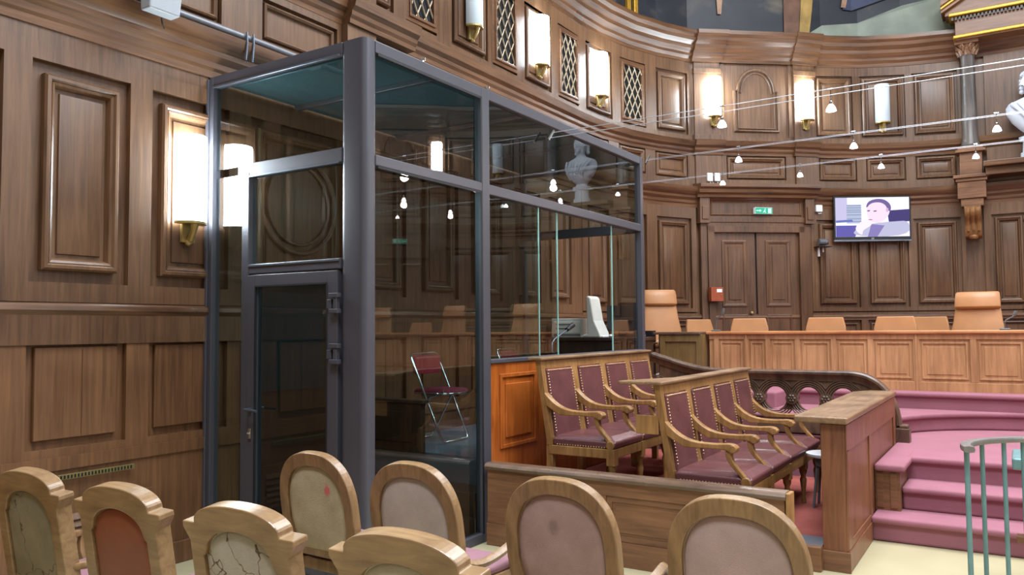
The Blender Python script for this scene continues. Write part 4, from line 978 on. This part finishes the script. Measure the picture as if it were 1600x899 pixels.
# bust
t = thing('marble_bust', (.24, 13.98, 4.04), R(0), 'white marble bust with socle standing on the ledge before the columned niche', 'bust')
def el(cx, cy, z, rx, ry, n=20, tw=0): return [(cx+rx*math.cos(2*PI*k/n+tw), cy+ry*math.sin(2*PI*k/n+tw), z) for k in range(n)]
mm = MB(); mm.loft([el(0, 0, 0, .20, .14), el(0, 0, .10, .20, .14), el(0, 0, .11, .17, .12), el(0, 0, .30, .16, .12), el(0, 0, .31, .21, .15), el(0, 0, .38, .22, .15), el(0, 0, .40, .13, .11), el(0, 0, .46, .12, .10)]); mm.build('socle', M_PLASTER, t, smooth=40)
mm = MB()
mm.loft([el(0, 0, .44, .12, .10), el(0, -.01, .52, .20, .14), el(0, -.01, .64, .30, .17), el(0, 0, .80, .38, .18), el(0, .0, .92, .39, .17), el(0, .0, 1.0, .34, .15), el(0, 0, 1.05, .22, .12), el(0, -.01, 1.09, .12, .10),
         el(0, -.02, 1.16, .085, .09), el(0, -.04, 1.20, .10, .11), el(0, -.05, 1.25, .125, .14), el(0, -.05, 1.33, .14, .16), el(0, -.04, 1.42, .145, .165), el(0, -.03, 1.50, .12, .14), el(0, -.03, 1.54, .06, .07)])
mm.ico((0, -.22, 1.33), .03, 1, (.8, 1, 1.6)); mm.ico((0, -.19, 1.26), .045, 1, (1, .5, .4)); mm.ico((0, -.17, 1.21), .05, 1)
for sg in (-1, 1): mm.ico((sg*.14, -.03, 1.34), .03, 1, (.5, 1, 1.4)); mm.ico((sg*.05, -.19, 1.385), .035, 1, (1.2, .5, .4))
mm.build('figure', M_PLASTER, t, smooth=60)
mm = MB()
for k in range(26):
    a = random.uniform(0, 2*PI); e_ = random.uniform(.1, 1.3); mm.ico((.14*math.cos(a)*math.cos(e_), -.02+.15*math.sin(a)*math.cos(e_)*(.6 if math.sin(a) < 0 else 1), 1.44+.12*math.sin(e_)), .045, 1)
for sg in (-1, 1):
    for z in (1.2, 1.27, 1.34, 1.4): mm.ico((sg*.145, .04, z), .05, 1)
mm.build('curled_hair', M_PLASTER, t, smooth=60)
mm = MB()
for k in range(7): x = -.3+.1*k; mm.tube([(x, -.12, .98), (x*.8+.05, -.19, .84), (x*.6+.08, -.18, .68), (x*.5+.05, -.14, .55)], [.03, .035, .03, .02], 6)
mm.build('drapery', M_PLASTER, t, smooth=60); t.scale = (.88, .88, .84); t.location.x = .29

# ------------------------------------------------------------------ cable lights
def cable_line(y, z, x0, x1, lab):
    t = thing('cable_track', ((x0+x1)/2, y, z), 0, lab, 'light cable', 'paired light cables')
    hl = (x1-x0)/2
    for dz, dy in (((.03, .03), (-.03, -.03)) if y < 7 else ((.012, .03), (-.012, -.03))):
        n = 16; MB().tube([(-hl+2*hl*i/n, dy, dz) for i in range(n+1)], .0032 if y < 7 else .0022, 6).build('cable', M_STEEL, t)
    for sx in (-1, 1): MB().tube([(sx*hl, -.05, -.05), (sx*hl, .05, .05)], .012, 8).build('end_bar', M_CHROME, t)
def spot():
    t = thing('cable_spotlight', (0, 0, 0), 0)
    MB().tube([(0, 0, .045), (0, 0, -.055)], .004, 6).tube([(-.018, 0, .04), (.018, 0, .04)], .006, 6).build('stem', M_CHROME, t)
    MB().lathe([(.010, -.075), (.012, -.05), (.007, -.045)], n=10).build('socket', M_CHROME, t, smooth=40)
    MB().lathe([(.012, -.07), (.02, -.08), (.030, -.098), (.036, -.118), (.034, -.120), (.01, -.1)], n=16).build('glass_shade', M_BULB, t, smooth=50)
    return t
LS = [(6.0, 3.27, -3.38, 5.42, (-1.872, -1.08, .1, 1.3, 2.5, 3.7), 'nearest'), (8.1, 3.42, -3.36, 5.42, (-2.363, -1.265, -.1, 1.1, 2.3, 3.5, 4.6), 'middle'), (10.2, 3.58, -4.85, 5.35, (-3.19, -2.219, -1.299, -.335, .7, 1.8, 2.9, 4.0), 'farthest')]
wd = {'nearest': ['against the left lit pilaster lamp', 'right of the second pilaster lamp'],
      'middle': ['over the left door pilaster', 'above the television'],
      'farthest': ['beside the white socket boxes', 'above the right side of the doors', 'just above the television', 'in front of the grey column']}
first = None
for y, z, x0, x1, xs, nm in LS:
    cable_line(y, z, x0, x1, {'nearest': 'nearest and uppermost pair of thin steel light cables crossing the court', 'middle': 'middle pair of thin steel light cables starting at the dock corner', 'farthest': 'farthest and lowest pair of thin steel light cables above the bench'}[nm])
    for i, x in enumerate(xs):
        if first is None: first = spot(); o = first; o.location = (x, y, z-.02)
        else: o = dup(first, (x, y, z-.02), 0)
        lab = 'small glowing spotlight on the %s cables, ' % nm + (wd[nm][i] if i < len(wd[nm]) else 'beyond the right of the frame')
        tag(o, lab, 'spotlight', 'glowing cable spotlights')
        if i % 2 == 0:
            l = bpy.data.lights.new('spot_glow', 'POINT'); l.energy = 7; l.color = (1, .82, .72); l.shadow_soft_size = .04
            lo = bpy.data.objects.new('spot_glow', l); COL.objects.link(lo); lo.location = (x, y, z-.19)

# ------------------------------------------------------------------ clerk's desk and equipment
t = thing('clerk_desk', (-4.2, 8.72, DECK), 0, 'dark clerk desk beyond the dock carrying computer equipment', 'desk')
MB().box(-.7, .52, -.28, .3, .56, .60).build('desk_top', M_DARKW, t, bev=.005); MB().box(-.68, .50, -.24, -.21, 0, .56).build('front_board', M_DARKW, t, bev=.003)
MB().box(-.68, -.65, -.21, .28, 0, .56).build('side_board', M_DARKW, t); MB().box(.47, .5, -.21, .28, 0, .56).build('side_board', M_DARKW, t); MB().box(.1, .5, -.26, -.24, .2, .46).build('cable_tray', M_BLACK, t, bev=.01)
DT = DECK+.60
t = thing('computer_case', (-4.68, 8.80, DT), R(8), 'beige desktop computer case lying on the clerk desk', 'computer')
MB().box(-.20, .2, -.2, .2, 0, .23).build('case', M_BEIGEPC, t, bev=.006); MB().box(-.17, .17, -.206, -.2, .05, .19).build('front_bezel', M_BEIGEPC, t, bev=.004)
MB().box(-.14, .05, -.21, -.206, .10, .115).box(-.14, .05, -.21, -.206, .15, .165).box(-.17, .17, -.208, -.2, .02, .04).build('drive_slots', M_GREY, t)
t = thing('white_monitor', (-4.32, 8.70, DT), R(0), 'white computer monitor seen side-on with swept stand', 'monitor')
mm = MB(); side = [(-.03, .05), (-.045, .48), (-.02, .50), (.02, .47), (.07, .20), (.14, .06), (.16, .0), (-.10, .0), (-.10, .03)]
mm.prism([(x*.95, z) for x, z in side], 'y', -.16, .10); mm.build('housing', M_BEIGEPC, t, bev=.02, seg=3)
MB().box(-.12, .17, -.14, .12, 0, .02).build('foot', M_WHITE, t, bev=.008)
t = thing('black_monitor', (-4.05, 8.84, DT), R(0), 'black flat monitor on the clerk desk beside the white one', 'monitor')
MB().box(-.17, .24, -.02, .02, .08, .38).build('panel', M_BLACK, t, bev=.006); MB().box(-.03, .07, .0, .03, 0, .12).build('stand', M_BLACK, t); MB().box(-.1, .14, -.08, .1, 0, .012).build('foot', M_BLACK, t, bev=.004)
t = thing('computer_mouse', (-4.06, 8.60, DT), R(20), 'small pale computer mouse in front of the black monitor', 'mouse')
MB().ico((0, 0, .018), .04, 2, (.8, 1.2, .45)).build('body', M_WHITE, t, smooth=60)
def mic(loc, label, s=1.0, mir_=1, mat=M_GREY):
    t = thing('gooseneck_microphone', loc, 0, label, 'microphone', 'gooseneck microphones')
    MB().box(-.05, .05, -.04, .04, 0, .02).build('base', mat, t, bev=.008)
    MB().tube([(0, 0, .02), (0, 0, .12*s), (.01*mir_, 0, .15*s), (.07*mir_, 0, .20*s), (.085*mir_, 0, .22*s)], .0065, 8).build('gooseneck', M_ALUS, t, smooth=60)
    MB().tube([(.08*mir_, 0, .215*s), (.095*mir_, 0, .245*s), (.105*mir_, 0, .29*s)], [.014, .02, .016], 10).build('capsule', M_GREY, t, smooth=60)
    return t
mic((-3.24, 9.95, DECK+.655), 'grey gooseneck microphone standing on the bench left of the doors')
mic((-.12, 9.95, DECK+.655), 'thin gooseneck microphone on the bench right of the high-back chair', .7, 1)
t = thing('dock_microphone', (-3.56, 6.30, 1.362), 0, 'black gooseneck microphone bent behind the dock sill opening', 'microphone')
MB().tube([(0, 0, 0), (0, 0, .1), (-.0, .04, .13), (.0, .3, .22)], .007, 8).build('gooseneck', M_ALUS, t, smooth=60); MB().tube([(0, .28, .215), (0, .40, .26)], [.02, .026], 10).build('capsule', M_BLACK, t, smooth=50)
MB().lathe([(.03, -.02), (.03, .01), (.015, .015)], n=12).build('base', M_BLACK, t)
t = thing('control_unit', (-4.06, 9.62, DECK+.50), R(0), 'black audio control unit on a shelf at the left bench end', 'equipment')
MB().box(-.10, .09, 0, .14, .02, .17).build('body', M_BLACK, t, bev=.006); MB().box(-.12, .1, -.03, .16, 0, .015).build('shelf', W_BENCH, t)
mm = MB(); [mm.ico((-.02+.02*math.sin(k*2), -.005, .05+.015*k), .008, 1) for k in range(7)]; mm.build('knobs', M_WHITE, t)
MB().box(-.10, .08, .0, .14, -.49, -.0).build('support', M_DARKW, t)

# ------------------------------------------------------------------ left wall fixtures
t = thing('loudspeaker', (-4.70, 3.10, 3.66), R(90), 'white box loudspeaker hung on the wall above the cornice', 'loudspeaker')
MB().loft([[(-.11, -.10, 0), (.11, -.10, 0), (.11, .0, .0), (-.11, .0, 0)], [(-.12, -.14, .36), (.12, -.14, .36), (.12, .0, .36), (-.12, .0, .36)]]).build('cabinet', plain('pale_grey_cabinet', srgb(160, 166, 174), .5, var=.03), t, bev=.01)
MB().tube([(.04, .0, 0), (.06, .02, -.03), (.10, .06, -.04)], .006, 6).build('cable', M_BLACK, t)
MB().box(-.03, .03, 0, .24, .2, .24).build('wall_bracket', M_WHITE, t)
t = thing('cable_conduit', (-4.84, 3.2, 3.80), 0, 'grey cable conduit lying along the top of the left cornice', 'conduit')
MB().tube([(0, -1.9, .0), (0, -.5, .0), (0, .9, 0), (-.02, 1.4, .0), (-.02, 2.0, .0)], .022, 10).build('pipe', M_CONDUIT, t, smooth=60)
MB().tube([(.03, .72, .03), (.035, .72, -.05), (.02, .72, -.18)], .008, 6).tube([(.03, .78, .03), (.035, .78, -.05), (.02, .78, -.18)], .008, 6).build('clip', M_ALUS, t)
t = thing('vent_grille', (-4.93, 2.88, .70), 0, 'brass-coloured perforated vent strip low on the left wall', 'vent')
mm = MB(); mm.box(0, .012, -.62, .26, 0, .032); mm.build('strip', plain('vent_brass', srgb(112, 100, 58), .5, .2), t, bev=.002)
mm = MB()
for k in range(40): mm.box(.010, .0135, -.61+k*.0215, -.60+k*.0215, .006, .026)
mm.build('slots', M_VOID, t)
t = thing('radiator_cover', (-4.93, 2.92, .2), 0, 'louvred wooden radiator cover low on the left wall behind chairs', 'radiator cover')
MB().box(0, .02, -.35, .35, .0, .36).build('board', W_LOW, t, bev=.003)
mm = MB()
for k in range(6): mm.prism([(.02, .04+k*.045), (.04, .03+k*.045), (.02, .065+k*.045)], 'y', -.3, .3)
mm.build('louvres', W_LOW, t)

# ------------------------------------------------------------------ public chairs
def resample(pts, n):
    d = [0]
    for a, b in zip(pts[:-1], pts[1:]): d.append(d[-1]+math.hypot(b[0]-a[0], b[1]-a[1]))
    out = []; j = 0
    for i in range(n):
        t = d[-1]*i/(n-1)
        while j < len(d)-2 and d[j+1] < t: j += 1
        u = (t-d[j])/max(1e-9, d[j+1]-d[j]); out.append((pts[j][0]+(pts[j+1][0]-pts[j][0])*u, pts[j][1]+(pts[j+1][1]-pts[j][1])*u))
    return out
def public_chair(nm, kind, fab, frame_w=.062):
    """faces +y; back face towards -y; z along the back, leaned"""
    t = thing(nm, (0, 0, 0), 0)
    lean = R(9)
    T = Matrix.Translation((0, -.0, .42)) @ Matrix.Rotation(lean, 4, 'X') @ Matrix.Translation((0, 0, -.42))
    if kind == 'round':
        hw, zt, zs, th = .262, .985, .70, .05
        out = [(-hw+.03, .30), (-hw, .62)]+[(-hw*math.copysign(abs(math.cos(a))**.78, math.cos(a)), zs+(zt-zs)*abs(math.sin(a))**.86) for a in [PI*k/36 for k in range(37)]]+[(hw, .62), (hw-.03, .30)]
        iw = hw-frame_w; zi = zt-frame_w-.008
        inn = [(-iw+.03, .46), (-iw, .62)]+[(-iw*math.copysign(abs(math.cos(a))**.78, math.cos(a)), zs+(zi-zs)*abs(math.sin(a))**.86) for a in [PI*k/36 for k in range(37)]]+[(iw, .62), (iw-.03, .46)]
    else:
        hw, zt, th = .265, .985, .068
        za = .905
        out = [(-hw+.01, .30), (-hw+.005, .60), (-hw+.005, .84), (-hw-.028, za-.02), (-hw-.028, za), (-hw+.04, za)]
        aw = hw-.04
        out += [(-aw*math.copysign(abs(math.cos(a))**.9, math.cos(a)), za+.010+(zt-za-.010)*abs(math.sin(a))**1.0) for a in [PI*k/24 for k in range(1, 24)]]
        out += [(-p, q) for p, q in out[:6][::-1]]
        iw = hw-.072; zi0 = .80; zi = .895
        inn = [(-iw, .46), (-iw, .60), (-iw, .76), (-iw, .785), (-iw+.012, .79), (-iw+.018, zi0)]
        inn += [(-(iw-.02)*math.cos(a), zi0+(zi-zi0)*math.sin(a)) for a in [PI*k/24 for k in range(1, 24)]]
        inn += [(-p, q) for p, q in inn[:6][::-1]]
    # back frame as open band
    mm = MB(); n = len(out)
    A = [[T @ Vector(p) for p in ((o[0], 0, o[1]), (o[0], th, o[1]), (i[0], th, i[1]), (i[0], 0, i[1]))] for o, i in zip(out, inn)]
    mm.loft(A); mm.build('back_frame', W_CHAIRH if kind == 'eared' else W_CHAIR, t, bev=.005, seg=2)
    mm = MB(); mm.box(-iw, iw, .008, th-.008, .44, .485, M=T); mm.build('lower_rail', W_CHAIR, t, bev=.005)
    # upholstered panel, domed on both sides
    c = (0, .68); rings = []
    for dy, k in ((.012, 1.0), (.006, .99), (-.004, .94), (-.010, .82), (-.013, .5)):
        rings.append([T @ Vector((c[0]+(i[0]-c[0])*k, dy+.014, c[1]+(i[1]-c[1])*k)) for i in inn])
    mm = MB(); mm.loft(rings)
    rings = [[T @ Vector((c[0]+(i[0]-c[0])*k, dy, c[1]+(i[1]-c[1])*k)) for i in inn] for dy, k in ((.018, 1.0), (th-.01, .99), (th+.01, .92), (th+.02, .7))]
    mm.loft(rings); mm.build('back_pad', fab, t, smooth=50)
    # seat
    mm = MB(); mm.loft([[(-.235, .03, .36), (.235, .03, .36), (.265, .50, .36), (-.265, .50, .36)], [(-.235, .03, .42), (.235, .03, .42), (.265, .50, .42), (-.265, .50, .42)]]); mm.build('seat_frame', W_CHAIR, t, bev=.006)
    mm = MB(); mm.loft([[(-.225, .04, .42), (.225, .04, .42), (.255, .49, .42), (-.255, .49, .42)], [(-.225, .04, .455), (.225, .04, .455), (.255, .49, .455), (-.255, .49, .455)], [(-.16, .11, .475), (.16, .11, .475), (.19, .42, .475), (-.19, .42, .475)]]); mm.build('seat_pad', M_SEAT, t, bev=.012, smooth=50)
    for sg in (-1, 1):
        mm = MB(); q = [T @ Vector((sg*(hw-.06), .02, .34)), Vector((sg*.22, .02, .2)), Vector((sg*.225, -.03, 0))]; mm.tube(q, [.026, .022, .018], 8, flat=(.024, .022)); mm.build('leg', W_CHAIR, t, smooth=40)
        mm = MB(); mm.tube([(sg*.24, .46, .37), (sg*.24, .465, .2), (sg*.24, .47, 0)], [.028, .022, .017], 8); mm.build('leg', W_CHAIR, t, smooth=40)
        p0 = T @ Vector((sg*(hw-.03), .03, .57))
        mm = MB()
        if kind == 'round': pts = bez(tuple(p0), (sg*.27, .02, .50), (sg*.28, .16, .50), (sg*.285, .36, .555), 8)+bez((sg*.285, .36, .555), (sg*.285, .42, .56), (sg*.28, .44, .50), (sg*.262, .42, .40), 6)[1:]
        else: pts = bez(tuple(p0), (sg*.275, .08, .57), (sg*.28, .22, .56), (sg*.285, .34, .58), 8)+bez((sg*.285, .34, .58), (sg*.29, .40, .58), (sg*.28, .30, .50), (sg*.262, .40, .40), 6)[1:]
        mm.tube(pts, .02, 8, flat=(.021, .017)); mm.build('armrest', W_CHAIR, t, smooth=50)
    return t
M_SEAT = plain('dusty_rose_velvet', srgb(132, 92, 100), .7, var=.12, scale=9)
F1 = fabric('coarse_beige_canvas', srgb(160, 148, 118), srgb(190, 178, 148), 150, stain=((.10, 0, .80), .034, srgb(190, 100, 96)))
F2 = fabric('greige_cloth', srgb(162, 148, 138), srgb(182, 168, 158), 260)
F3 = fabric('mauve_brown_cloth', srgb(146, 120, 112), srgb(168, 142, 134), 320, .7, stain=((-.02, 0, .78), .04, srgb(132, 110, 104)))
F4 = fabric('mauve_grey_cloth', srgb(156, 134, 128), srgb(176, 152, 148), 320, .7)
G1 = fabric('dingy_cracked_cloth', srgb(122, 110, 88), srgb(146, 134, 110), 160, crack=3)
G2 = plain('russet_leather', srgb(128, 66, 40), .45, var=.1, scale=6)
G3 = fabric('torn_offwhite_cloth', srgb(160, 152, 140), srgb(186, 180, 168), 180, crack=3.6)
G4 = fabric('pale_linen', srgb(166, 158, 140), srgb(188, 180, 164), 180)
rowB = [(-3.03, 'coarse beige fabric with a red stain', F1, 'round-backed armchair, %s, in front of the dock door', 3), (-2.40, 'smooth greige fabric', F2, 'armchair with rounded back, %s, before the dock corner', 1),
        (-1.625, 'mauve-brown upholstery', F3, 'armchair with rounded back, %s, before the low partition', 0), (-.895, 'mauve-grey upholstery', F4, 'rightmost rounded-back armchair, %s, nearest the pier', 0)]
rowA = [(-3.775, 'dingy cracked cloth', G1, 'leftmost eared-crest armchair, %s, by the vent', 0), (-3.075, 'russet leather', G2, 'eared-crest armchair with plain %s back', 0), (-2.345, 'torn off-white cloth', G3, 'eared-crest armchair with %s, third from left in the nearest row', 0), (-1.60, 'pale linen', G4, 'lowest and nearest eared-crest armchair, %s, at the bottom edge', 0)]
for x, d, fab, l, rz in rowB:
    c = public_chair('public_armchair', 'round', fab, .058); c.location = (x, 2.96, 0); c.rotation_euler = (0, 0, R(-rz*.6)); tag(c, l % d, 'armchair', 'round-backed public armchairs')
for x, d, fab, l, rz in rowA:
    c = public_chair('public_armchair', 'eared', fab); c.location = (x, 1.95, 0); tag(c, l % d, 'armchair', 'eared-crest public armchairs')

# ------------------------------------------------------------------ right foreground rail and stand
t = thing('curved_railing', (.78, 4.55, 0), 0, 'grey-teal metal railing with curved handrail at the right frame edge', 'railing')
arcp = lambda z, a: (1.02*math.cos(R(a)), .62*math.sin(R(a)), z)
A0, A1 = 192, -12
hand = [arcp(1.0, A0-(A0-A1)*k/30) for k in range(31)]
mm = MB(); mm.tube(hand, .02, 8, flat=(.026, .016)); mm.build('handrail', M_RAILTOP, t, smooth=60)
for a in (186, 176, 160, 148, 140, 125, 110, 95, 80, 65, 50, 35, 20, 5, -11):
    p = arcp(0, a); MB().tube([(p[0], p[1], 0), (p[0], p[1], .985)], .011, 8).build('baluster', M_TEAL, t, smooth=60)
t = thing('witness_stand', (.20, 5.7, 0), 0, 'wooden stand with teal top behind the curved railing', 'stand')
MB().box(-.26, .5, -.12, .3, .74, .81).build('top', M_TEAL, t, bev=.015, seg=3); MB().box(-.18, -.06, -.06, .06, 0, .74).build('post', W_BENCH, t, bev=.005); MB().box(.3, .42, -.06, .06, 0, .74).build('post', W_BENCH, t, bev=.005)
MB().box(-.25, -.18, -.04, .04, .30, .34).build('foot_bar', W_PANEL, t, bev=.004)
